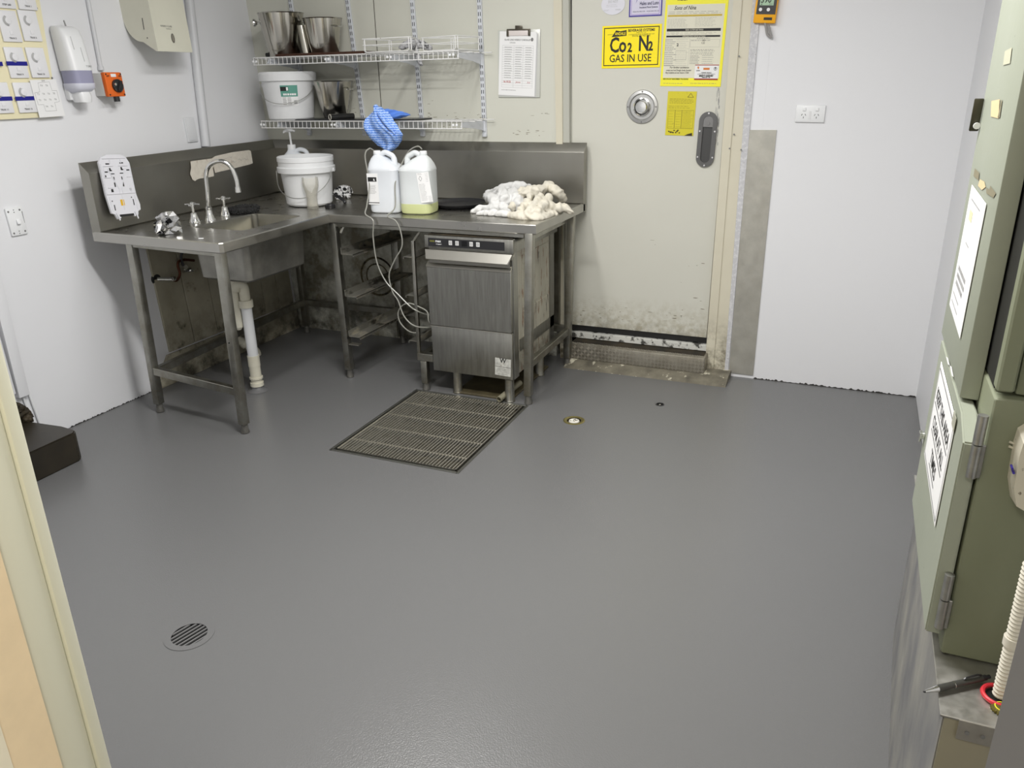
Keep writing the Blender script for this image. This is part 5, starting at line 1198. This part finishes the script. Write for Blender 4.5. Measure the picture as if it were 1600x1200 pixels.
bm=B(); s3.slab(bm,0,.0,1,1,0,.004,.001); cl=obj('clip',bm,M('pink white clip',(.68,.62,.60,1),.4),cbd)
bm=B(); s3.slab(bm,-.02,-.25,1.02,.05,0,.006,.001); s3.slab(bm,-.03,.0,.07,1.1,0,.006,.001); s3.slab(bm,.93,.0,1.03,1.05,0,.006,.001); s3.slab(bm,.35,-.85,.66,-.2,0,.004,.001); obj('clip_bar',bm,M('dark clip metal',(.10,.09,.07,1),.35,.7),cl)
YD=.0285
# CO2 sign
s=ysheet((941.5,41),(1034.5,37),(940,107),YD)
co2=thing('gas_sign','yellow gas warning sign stuck on the cool room door','sign',s.P(.5,1))
bm=B(); s.slab(bm,0,0,1,1,0,.001); pl=obj('sign_plate',bm,yel,co2)
bm=B()
s.frame(bm,.03,.045,.965,.945,.0042,.0014)
for t,a,b,z,sx,al in (('C',.13,.62,.098,.74,'LEFT'),('o',.29,.62,.098,.74,'LEFT'),('2',.44,.62,.058,.80,'LEFT'),('N',.62,.60,.098,.72,'LEFT'),('2',.79,.60,.058,.80,'LEFT')): s.text(bm,t,a,b,z,.0014,al,sx,bold=.0022)
s.text(bm,'GAS IN USE',.49,.855,.050,.0014,'CENTER',maxw=.215,bold=.0006)
s.text(bm,'BEVERAGE SYSTEMS',.665,.155,.017,.0014,maxw=.135,bold=.0005)
s.text(bm,'MELB. PTY. LTD.',.665,.195,.007,.0014,maxw=.05); s.text(bm,'3-5 KINGSTON WAY SCORESBY VIC 3179',.665,.235,.008,.0014,maxw=.13); s.text(bm,'PHONE (03) 9457 3000',.665,.275,.011,.0014,maxw=.09)
s.poly(bm,[(.16,.265),(.415,.245),(.415,.11),(.31,.135),(.235,.11),(.20,.19)],.0014); s.quad(bm,.09,.20,.19,.207,.0014)
obj('lettering',bm,ink,pl,smooth=0)
bm=B(); s.text(bm,'ANDALE',.31,.222,.019,.0020,maxw=.055,bold=.0003); obj('logo_lettering',bm,yel,pl,smooth=0)
# big beer line chart
s=ysheet((1041,-6),(1139.5,-9),(1033,134.5),YD)
pc=thing('system_poster','tall yellow-bordered form poster filled in by hand, on the door','poster',s.P(.5,1))
bm=B(); s.slab(bm,0,0,1,1,0,.001); pl=obj('poster_sheet',bm,yel2,pc)
bm=B(); s.slab(bm,.035,.095,.955,.905,.001,.0013); fm=obj('form_area',bm,papero,pc)
bm=B(); s.quad(bm,.05,.355,.92,.385,.0016); s.quad(bm,.05,.43,.92,.450,.0016) 
s.text(bm,'TICKET',.27,.05,.016,.0014,bold=.001)
s.text(bm,'Sons of Nina',.32,.150,.024,.0017,shear=.35,maxw=.105,bold=.0003)
s.text(bm,'For further assistance',.30,.795,.011,.0017,maxw=.095,bold=.0002,shear=.2); s.text(bm,'contact your local Draught Quality Specialist',.29,.826,.010,.0017,maxw=.125,bold=.0002,shear=.2); s.text(bm,'Ring Complaints and Line Cleaners 13 0555',.27,.854,.010,.0017,maxw=.115,bold=.0002,shear=.2)
s.text(bm,'BEER DRAUGHT MEASUREMENT PROCEDURES',.255,.925,.009,.0017,maxw=.125,bold=.0002)
s.text(bm,'2',.245,.548,.018,.0017,bold=.0006); s.text(bm,'90',.665,.498,.012,.0017); s.text(bm,'120',.655,.525,.012,.0017)
obj('lettering',bm,ink,pl,smooth=0)
bm=B(); s.text(bm,'BEER SYSTEM SETTINGS',.50,.378,.010,.0021,maxw=.085); s.text(bm,'REFRIGERATION SYSTEM SETTINGS',.50,.448,.008,.0021,maxw=.11); obj('white_lettering',bm,papero,pl,smooth=0)
bm=B(); s.quad(bm,.05,.205,.92,.225,.0016); obj('gold_bar',bm,M('gold bar',S(190,165,60),.5),pl)
bm=B()
s.lines(bm,.06,.172,.9,.190,2,.0013,.0016,seed=1); s.lines(bm,.05,.25,.42,.34,8,.0008,.0016,seed=2); s.lines(bm,.5,.24,.86,.33,7,.0008,.0016,seed=3); s.lines(bm,.05,.40,.9,.415,2,.0008,.0016,seed=4)
for k in range(15): s.lines(bm,.04,.475+k*.0205,.04+.15+.05*((k*7)%3)/2,.475+k*.0205,1,.0024,.0016,seed=20+k); s.lines(bm,.22,.475+k*.0205,.43,.475+k*.0205,1,.0007,.0016,seed=50+k)
s.lines(bm,.55,.462,.8,.462,1,.002,.0016,seed=5); s.lines(bm,.46,.485,.85,.485,1,.002,.0016,seed=6)
s.lines(bm,.46,.585,.86,.60,2,.0018,.0016,seed=7); s.lines(bm,.46,.62,.86,.635,2,.0015,.0016,seed=8)
s.lines(bm,.46,.655,.62,.74,6,.0022,.0016,seed=9); s.lines(bm,.66,.65,.86,.74,5,.0016,.0016,seed=10)
s.lines(bm,.05,.965,.42,.965,1,.0016,.0016,seed=12); s.lines(bm,.50,.962,.95,.962,1,.0016,.0016,seed=13)
for (a0,b0,a1,b1) in ((.22,.60,.40,.70),(.45,.475,.92,.56),(.04,.465,.44,.77)): s.frame(bm,a0,b0,a1,b1,.0006,.0015)
obj('fine_print',bm,inkg,pl,smooth=0)
sc_=Sheet(s.P(.56,.755,.0015),s.P(.945,.755,.0015),s.P(.545,.925,.0015),(0,-1,0))
bm=B(); sc_.slab(bm,0,0,1,1,0,.0008); cdn=obj('business_card',bm,paper,pc)
bm=B(); sc_.text(bm,'HARRIS HIGHLY',.5,.56,.007,.0012,maxw=.05,bold=.0003); sc_.text(bm,'SUPPORT & SPARE PARTS',.5,.66,.008,.0012,maxw=.085); sc_.text(bm,'BRETT HARVEY',.5,.78,.010,.0012,maxw=.07,bold=.0007); sc_.text(bm,'0408 563 148',.5,.86,.006,.0012,maxw=.04,bold=.0004)
sc_.poly(bm,[(.86+.07*math.cos(2*math.pi*k/16),.26+.11*math.sin(2*math.pi*k/16)) for k in range(16)],.0010); sc_.text(bm,'LION',.14,.42,.006,.0012,maxw=.018,bold=.0004)
obj('lettering',bm,ink,cdn,smooth=0)
bm=B(); sc_.quad(bm,0,.905,1,1,.0012); sc_.quad(bm,.0,0,1,.05,.0012); obj('red_bands',bm,M('brick red print',S(150,40,40),.5),cdn)
bm=B(); sc_.quad(bm,.36,.20,.62,.34,.0012); sc_.poly(bm,[(.13,.10),(.18,.16),(.16,.30),(.12,.26),(.10,.16)],.0012); obj('orange_mark',bm,M('orange print',S(205,120,50),.5),cdn)
bm=B(); sc_.poly(bm,[(.86+.055*math.cos(2*math.pi*k/16),.26+.085*math.sin(2*math.pi*k/16)) for k in range(16)],.0014); obj('seal_white',bm,paper,cdn)
bm=B(); sc_.poly(bm,[(.86+.028*math.cos(2*math.pi*k/12),.22+.04*math.sin(2*math.pi*k/12)) for k in range(12)],.0016); sc_.quad(bm,.85,.24,.87,.33,.0016); obj('seal_tree',bm,ink,cdn)
# old yellow label
s=ysheet((1044,142.5),(1089,143),(1038.5,211),YD)
yl_=thing('safety_label','smaller worn yellow instruction label under the poster on the door','label',s.P(.5,1))
bm=B(); s.slab(bm,0,0,1,1,0,.0008); pl=obj('label_sheet',bm,yelo,yl_)
bm=B(); s.lines(bm,.08,.17,.92,.26,4,.0013,.0012,seed=1); s.lines(bm,.05,.33,.95,.37,2,.0012,.0012,seed=2)
s.frame(bm,.06,.42,.30,.84,.0010,.0012); s.frame(bm,.30,.42,.54,.84,.0010,.0012); s.frame(bm,.54,.42,.95,.84,.0010,.0012)
s.lines(bm,.09,.45,.27,.8,7,.0009,.0012,seed=3); s.lines(bm,.33,.45,.52,.8,7,.0009,.0012,seed=4); s.lines(bm,.57,.45,.93,.82,13,.0010,.0012,seed=5)
for a,b in (((.80,.04),(.70,.13)),((.70,.13),(.90,.13)),((.90,.13),(.80,.04))):
    p=s.P(*a,.0012);q=s.P(*b,.0012); d=(q-p).normalized(); n=d.cross(s.n)*.001; bm.faces.new([bm.verts.new(x) for x in (p-n,q-n,q+n,p+n)])
obj('fine_print',bm,M('faded ink',S(92,84,28),.6),pl,smooth=0)
bm=B(); rr_=random.Random(3)
for k in range(9):
    a=.12+k*.045+rr_.random()*.03; b=.88+rr_.random()*.06; p=s.P(a,b,.0012); s.poly(bm,[(a+.03*math.cos(t)*(.5+rr_.random()),b+.018*math.sin(t)*(.5+rr_.random())) for t in [2*math.pi*i/7 for i in range(7)]],.0013+k*.00002)
s.poly(bm,[(.68,1.0),(.80,.96),(.95,.93),(.96,1.0)],.0013)
obj('scorch_marks',bm,M('scorch',S(64,56,36),.8),pl,smooth=0)
# purple sticker
s=ysheet((984,-14),(1036,-17),(985.5,26.5),YD)
pu=thing('company_sticker','white sticker with purple border, above the gas sign','sticker',s.P(.5,1))
bm=B(); s.slab(bm,0,0,1,1,0,.0008); pl=obj('sticker_sheet',bm,M('pale lilac paper',(.62,.60,.72,1),.5),pu)
bm=B(); s.frame(bm,0,0,1,1,.006,.0012); s.poly(bm,[(.10,.0),(.36,.0),(.20,.50),(.24,.30),(.12,.22)],.0012); obj('purple_border',bm,purple,pl,smooth=0)
bm=B(); s.frame(bm,.06,.05,.93,.93,.003,.0012); obj('lilac_line',bm,lilac,pl,smooth=0)
bm=B(); s.text(bm,'Hales and Lunn',.32,.56,.022,.0014,'LEFT',maxw=.094,bold=.0004); s.text(bm,'Insulated Panel Systems',.32,.68,.011,.0014,'LEFT',maxw=.090,bold=.0002); s.text(bm,'MELB (03) 9781 0799',.12,.83,.008,.0014,'LEFT',maxw=.06); s.text(bm,'MOB 0418 345 221',.54,.83,.008,.0014,'LEFT',maxw=.06); obj('lettering',bm,M('navy ink',S(40,40,80),.6),pl,smooth=0)
# oval sticker
p=atY(958,7,YD); bm=B(); polyprism(bm,[(.061*math.cos(2*math.pi*k/36),.047*math.sin(2*math.pi*k/36)) for k in range(36)],lambda x,z:V((p.x+x,YD,p.z+z)),lambda x,z:V((p.x+x,YD-.001,p.z+z))); os_=obj('oval_sticker',bm,M('oval paper',(.68,.68,.74,1),.5),None,'pale oval sticker at the top left of the door','sticker')
s=Sheet((p.x-.06,YD-.001,p.z+.045),(p.x+.06,YD-.001,p.z+.045),(p.x-.06,YD-.001,p.z-.045),(0,-1,0))
bm=B(); s.text(bm,'COOLROOM',.5,.22,.012,.0005,maxw=.05); s.text(bm,'DO NOT',.5,.42,.016,.0005,maxw=.05); s.lines(bm,.22,.52,.78,.6,2,.0012,.0005,seed=2); s.lines(bm,.1,.76,.35,.8,2,.0012,.0005,seed=3); s.lines(bm,.6,.74,.85,.78,2,.0012,.0005,seed=4); obj('lettering',bm,inkl,os_,smooth=0)

# outlet and gas monitor on the right part of the back wall
YW=.013
s=ysheet((1245,164),(1291,164.5),(1245,190.5),YW)
ol=thing('power_outlet','white double power outlet on the wall right of the door','power outlet',s.P(.5,1))
bm=B(); s.slab(bm,0,0,1,1,0,.010,.003); pl=obj('face_plate',bm,whitep,ol)
for x in (.28,.72):
    bm=B(); s.slab(bm,x-.055,.14,x+.055,.34,.010,.0145,.001); obj('rocker',bm,whitep,ol)
    bm=B(); c_=s.P(x,.60,.0103)
    for a,dx_ in ((math.radians(-30),-.008),(math.radians(30),.008),(0,0)):
        q=c_+V((dx_,0,.003 if dx_ else -.009)); obox(bm,q,(math.cos(a),0,math.sin(a)),(0,1,0),(-math.sin(a),0,math.cos(a)),.0022,.0008,.008)
    obj('pin_slots',bm,ink,pl,smooth=0)
bm=B(); s.slab(bm,.46,.35,.54,.8,.010,.011); obj('centre_strip',bm,M('pale strip',(.7,.7,.71,1),.4),pl)
s=ysheet((1186,-34),(1225,-34),(1183.5,35.5),YW-.03)
gm=thing('gas_monitor','amber gas alarm with a digital display on the wall','gas monitor',s.P(.5,1))
bm=B(); s.slab(bm,.0,.0,.90,1,-.03,.0,.004); gb=obj('case',bm,gasy,gm)
bm=B(); s.slab(bm,.08,.05,.86,.80,.0,.002); fp=obj('front_panel',bm,blackp,gm)
bm=B(); s.slab(bm,.18,.16,.74,.60,.002,.003); ld=obj('display',bm,lcd,fp)
bm=B(); s.text(bm,'590',.42,.54,.034,.0034,maxw=.046,bold=.0006); s.text(bm,'CO2',.68,.42,.009,.0034); s.text(bm,'23.4',.62,.585,.008,.0034); s.poly(bm,[(.22,.585),(.28,.585),(.28,.555)],.0034); obj('digits',bm,ink,ld,smooth=0)
for x in (.24,.56):
    bm=B(); p=s.P(x,.695,.002); cyl(bm,p,p+V((0,-.003,0)),.0075,n=16); obj('round_button',bm,paper,fp)
bm=B(); s.slab(bm,.42,.87,.76,.93,.0,.0012); obj('badge',bm,ink,gb)
g0_=atY(1198,36,-.0);
bm=B(); tube(bm,spline([atY(1195,35,-.01),atY(1197,44,-.008),atY(1199,54,-.006),atY(1205,58,-.006),atY(1203,50,-.006),atY(1201,40,-.01)],5),.0055,8); obj('cable_tail',bm,M('grey cable',(.30,.29,.28,1),.3),gm)
# vent ring low on the cream wall
p=atY(590,432,0); vr=thing('round_vent','rust ringed round vent on the cream wall below the bench','vent',p)
bm=B(); rgp=face_frame(p,(0,-1,0)); lathe(bm,[(.075,.0005),(.078,.004),(.084,.0005)],40,rgp); lathe(bm,[(.113,.0005),(.118,.006),(.122,.006),(.126,.0005)],40,rgp); obj('vent_ring',bm,M('rust ring',S(92,84,60),.7,dirt=[(S(34,28,20),.5,.56,26,1)]),vr)

# ------------------------------------------------------------------ cabinets on the low wall at the right
le=thing('metal_ledge','scratched aluminium capping on the low wall under the green cabinets','ledge',(3.55,-2.9,.598))
bm=B(); box(bm,(3.419,-3.046,.599),(3.80,-2.2,.6035),.001,1); obj('capping',bm,M('scratched aluminium',(.46,.45,.42,1),.42,.85,var=.8,vs=26,vcol=(.33,.32,.29,1),rvar=.1),le)
bm=B(); box(bm,(3.445,-3.0475,.566),(3.80,-3.0445,.6035),.001,1); fl_=obj('front_flange',bm,M('flange metal',(.40,.38,.34,1),.5,.6,var=.4,vs=30),le)
for x in (3.446+.012,3.479): 
    bm=B(); cyl(bm,(x,-3.0475,.583),(x,-3.0495,.583),.0032,n=12); obj('screw',bm,inkg,fl_)
cabm=green_shaded
XB=3.428; YC=-2.895
lc=thing('lower_cabinet','lower sage green steel electrical cabinet with hinged door, on the metal ledge','cabinet',(3.58,-2.65,.6045))
bm=B(); box(bm,(XB,YC,.6045),(3.80,-2.40,1.070),.006,3); obj('body',bm,cabm,lc)
# door with chamfered top near corner
dz0,dz1=.640,1.014; yn,yf=-2.893,-2.415; x0,x1=3.400,3.424
bm=B(); polyprism(bm,[(yn,dz0),(yf,dz0),(yf,dz1),(yn+.075,dz1),(yn+.0,dz1-.022)],lambda y,z:V((x1,y,z)),lambda y,z:V((x0,y,z)))
bmesh.ops.bevel(bm,geom=list(bm.edges),offset=.0025,segments=2,affect='EDGES'); ld_=obj('door',bm,green,lc)
hingem=M('worn zinc hinge',(.42,.42,.40,1),.42,.9,var=.5,vs=40)
for z in (.995,.715):
    bm=B(); cyl(bm,(x0+.018,yn-.008,z-.055),(x0+.018,yn-.008,z-.001),.0075,n=14); cyl(bm,(x0+.018,yn-.008,z+.001),(x0+.018,yn-.008,z+.048),.0075,n=14); box(bm,(x0+.018,yn-.010,z-.055),(x0+.030,yn-.004,z),.001,1)
    obj('hinge',bm,hingem,lc)
bm=B(); cyl(bm,(x0-.001,-2.432,.805),(x0-.008,-2.432,.805),.008,n=14); obox(bm,(x0-.009,-2.432,.803),(1,0,0),(0,1,.3),(0,-.3,1),.006,.012,.026,.002,1); obj('latch',bm,chrome,lc)
uc=thing('upper_cabinet','upper sage green steel electrical cabinet with door slightly ajar','cabinet',(3.58,-2.6,1.072))
bm=B(); box(bm,(3.455,YC+.012,1.074),(3.80,-2.36,1.95),.004,2); obj('body',bm,cabm,uc)
bm=B(); box(bm,(3.428,YC+.0,1.080),(3.452,YC+.03,1.95),.003,1); obj('return_flange',bm,cabm,uc)
un,uf=-2.772,-2.392
bm=B(); hexa(bm,[(x0+.0,un,1.020),(x0+.028,un-.006,1.020),(x0+.026,uf,1.020),(x0,uf,1.020),(x0+.0,un,1.95),(x0+.028,un-.006,1.95),(x0+.026,uf,1.95),(x0,uf,1.95)],.003,2); ud=obj('door',bm,green,uc)
bm=B(); box(bm,(3.430,YC+.031,1.075),(3.454,-2.38,1.95)); obj('door_gap',bm,black,uc)
s=Sheet((x0-.001,-2.402,1.475),(x0-.001,-2.425,1.480),(x0-.001,-2.385,1.405),(-1,0,0))
lt=thing('cabinet_latch','dark lever latch on the upper cabinet door','latch',(x0,-2.4,1.44)); bpy.data.objects.remove(lt)
bm=B(); obox(bm,(x0-.009,-2.404,1.447),(1,0,0),(0,1,.1),(0,-.1,1),.016,.006,.058,.002,2); lt=obj('latch_plate',bm,M('dark latch',S(70,68,56),.4,.6),uc)
bm=B(); cyl(bm,(x0-.006,-2.409,1.428),(x0-.006,-2.414,1.428),.006,n=12); obj('latch_pin',bm,paper,lt)
# patches of torn tape
bm=B()
def patch(bm,y0,y1,z0,z1,seed=0,off=.0012):
    r=random.Random(seed); n=10; pts=[]
    for k in range(n):
        a=2*math.pi*k/n; pts.append(((y0+y1)/2+(y1-y0)/2*math.cos(a)*(.75+.4*r.random())*1.2,(z0+z1)/2+(z1-z0)/2*math.sin(a)*(.75+.4*r.random())*1.2))
    bm.faces.new([bm.verts.new((x0-off,y,z)) for y,z in pts])
def PX(u,v,x=3.399): p=atX(u,v,x); return p
def patchpx(bm,pts): bm.faces.new([bm.verts.new(PX(u,v,3.3988)) for u,v in pts])
bm=B(); patchpx(bm,[(1549,158),(1562,155),(1560,185),(1548,182)]); obj('tape_residue',bm,M('tan tape residue',S(205,185,145),.7),ud,smooth=0); bm=B(); patchpx(bm,[(1531,280),(1538,284),(1540,292),(1534,297),(1528,290)]); obj('tape_residue',bm,M('tan tape residue',S(205,185,145),.7),ud,smooth=0)
bm=B(); patchpx(bm,[(1523,263),(1530,270),(1529,282),(1521,275)]); patchpx(bm,[(1541,293),(1546,296),(1547,290),(1556,302),(1552,309),(1541,302)]); patchpx(bm,[(1564,157),(1566,156),(1562,184),(1559,184)]); obj('torn_patch',bm,M('grey scuff',S(128,122,100),.6),ud,smooth=0)
bm=B(); patchpx(bm,[(1570,80),(1581,74),(1578,99),(1567,102)]); obj('pale_patch',bm,M('pale scuff',S(182,182,160),.6),ud,smooth=0)
# papers
s=Sheet((3.3985,-2.462,1.327),(3.3985,-2.680,1.322),(3.3985,-2.448,1.098),(-1,0,0))
pu_=thing('notice_paper','white notice paper stuck on the upper green cabinet door','notice',s.P(.5,1))
bm=B(); s.slab(bm,0,0,1,1,0,.0008); pl=obj('sheet',bm,paper,pu_)
bm=B()
for k,b in enumerate((.62,.68,.74)): s.lines(bm,.15,b,.75,b,1,.0085,.0012,seed=k+3)
s.lines(bm,.1,.85,.6,.92,2,.003,.0012,seed=7); s.lines(bm,.15,.08,.8,.1,1,.003,.0012,seed=1); s.lines(bm,.3,.4,.6,.42,1,.003,.0012,seed=2); obj('printing',bm,inkl,pl,smooth=0)
bm=B(); s.quad(bm,.2,.16,.4,.24,.0012); obj('yellow_mark',bm,M('faded yellow',S(222,214,170),.6),pl)
s=Sheet((3.3985,-2.490,.990),(3.3985,-2.800,.990),(3.3985,-2.492,.790),(-1,0,0))
pL=thing('notice_board','white area notice with big block letters on the lower cabinet door','notice',s.P(.5,1))
bm=B(); s.slab(bm,0,0,1,1,0,.0008); pl=obj('sheet',bm,paper,pL)
bm=B(); s.frame(bm,.02,.05,.98,.97,.0022,.0012)
s.text(bm,'KEEP THIS AREA',.50,.33,.036,.0012,maxw=.25,bold=.0006); s.text(bm,'CLEAR AT ALL',.50,.58,.036,.0012,maxw=.215,bold=.0006); s.text(bm,'TIMES',.50,.83,.036,.0012,maxw=.10,bold=.0006)
for b,a0,a1 in ((.37,.08,.92),(.62,.14,.86),(.87,.32,.68)): s.quad(bm,a0,b,a1,b+.014,.0012)
obj('lettering',bm,ink,pl,smooth=0)
bm=B(); s.slab(bm,.90,-.03,1.02,.09,.001,.0016); obj('tape_piece',bm,M('clear tape',S(176,176,160),.3),pl)
bm=B()
for (u,v,w_,h_) in ((1481,564,3,14),(1487,580,3,18)): patchpx(bm,[(u-w_,v-h_/2),(u,v-h_/2+2),(u+w_,v+h_/2),(u,v+h_/2-2)])
o=obj('small_stickers',bm,paper,ld_,smooth=0)
# meter housing, conduit, red ring, bottle cap and pen
me_=thing('meter_housing','cracked cream plastic meter housing at the right frame edge','meter housing',atY(1595,720,YC-.004))
pts=[atY(u,v,YC-.001) for u,v in ((1600,662),(1590,668),(1583,690),(1574,745),(1578,775),(1600,788),(1660,795),(1660,660))]
bm=B(); n=len(pts); a=[bm.verts.new(p) for p in pts]; b=[bm.verts.new(p+V((0,-.030,0))+((pts[5]+pts[6])/2-p)*.10) for p in pts]
for i in range(n): bm.faces.new((a[i],a[(i+1)%n],b[(i+1)%n],b[i]))
bm.faces.new(a); bm.faces.new(b); mh=obj('housing',bm,M('cracked cream plastic',(.60,.57,.47,1),.45,dirt=[(S(90,80,62),.62,.68,60,.9)]),me_)
for u,v in ((1584,693),(1583,700)):
    p=atY(u,v,YC-.004); bm=B(); tube(bm,[p+V((.006,0,0)),p,p+V((-.006,0,.002))],.002,6); obj('lug',bm,pvc,me_)
for u,v in ((1580,727),(1582,734)):
    p=atY(u,v,YC-.02); bm=B(); cyl(bm,p,p+V((0,-.012,0)),.0018,n=8); obj('blue_wire',bm,purple,me_)
fc_=thing('flexible_conduit','cream corrugated flexible conduit standing in a red ring','conduit',(3.51,-2.98,.604))
a=V((3.507,-2.972,.606)); b=atY(1612,880,-2.972); d=(b-a)
bm=B(); n_=70; pts=[a+d*(i/n_) for i in range(n_+1)]; tube(bm,pts,[.0115 if i%2 else .0098 for i in range(n_+1)],14); obj('corrugated_pipe',bm,M('cream conduit',(.72,.69,.60,1),.45),fc_)
bm=B(); p=a+d*.43; cyl(bm,p-d*.03,p+d*.03,.0135,n=16); obj('coupler',bm,M('cream conduit',(.72,.69,.60,1),.45),fc_)
bm=B(); cc_=V((3.506,-2.975,.6065)); tube(bm,[cc_+V((.0235*math.cos(2*math.pi*k/30),.0235*math.sin(2*math.pi*k/30),.002)) for k in range(30)],.0036,8,closed=True); obj('red_ring',bm,redr,None,'red plastic ring lying round the conduit foot on the ledge','ring')
bm=B(); lathe(bm,[(.001,.0),(.020,.0),(.020,.0006),(.001,.0006)],24,Matrix.Translation(cc_+V((0,0,-.0025)))); obj('dark_hole',bm,black,le)
bc_=atZ(1566,1108,.606); bm=B(); n=21; rg=[]
for z,r,wv in ((.0,.0155,.0012),(.003,.0145,.0008),(.0055,.0125,0),(.0062,.010,0)): rg.append([V((bc_.x+(r+wv*math.cos(n*a))*math.cos(a),bc_.y+(r+wv*math.cos(n*a))*math.sin(a),.6045+z)) for a in [2*math.pi*k/84 for k in range(84)]])
loft(bm,rg); bcp=obj('bottle_cap',bm,M('olive gold cap',S(120,112,60),.3,.6),None,'crimped gold bottle cap on the metal ledge by the conduit','bottle cap')
bm=B(); tube(bm,[V((bc_.x+.0105*math.cos(2*math.pi*k/24),bc_.y+.0105*math.sin(2*math.pi*k/24),.6105)) for k in range(24)],.0008,5,closed=True); obj('rim_line',bm,yel2,bcp)
pn_=thing('ballpoint_pen','dark grey ballpoint pen with silver tip overhanging the metal ledge','pen',(3.45,-2.98,.606))
a=atZ(1443,1081,.612); b=atZ(1546,1057,.612); L_=(b-a).length; d=(b-a).normalized()
P_=lambda t:a+(b-a)*t
bm=B(); cyl(bm,P_(.21),P_(.88),.0056,.0052,n=16); br=obj('barrel',bm,M('dark grey pen barrel',S(74,74,70),.35,.3),pn_)
bm=B(); cyl(bm,P_(.02),P_(.21),.0022,.0054,n=16); obj('tip_cone',bm,chrome,pn_)
bm=B(); cyl(bm,P_(0),P_(.02),.0012,.0022,n=10); obj('point',bm,black,pn_)
bm=B(); cyl(bm,P_(.445),P_(.455),.0059,n=16); obj('silver_ring',bm,chrome,pn_)
bm=B(); cyl(bm,P_(.88),P_(.94),.0046,n=14); cyl(bm,P_(.94),P_(1.0),.0032,n=12); obj('push_button',bm,blackp,pn_)
bm=B(); up_=V((0,0,1)); tube(bm,[P_(.86)+up_*.007,P_(.80)+up_*.0095,P_(.62)+up_*.008,P_(.60)+up_*.006],.0016,6); obj('pocket_clip',bm,blackp,pn_)
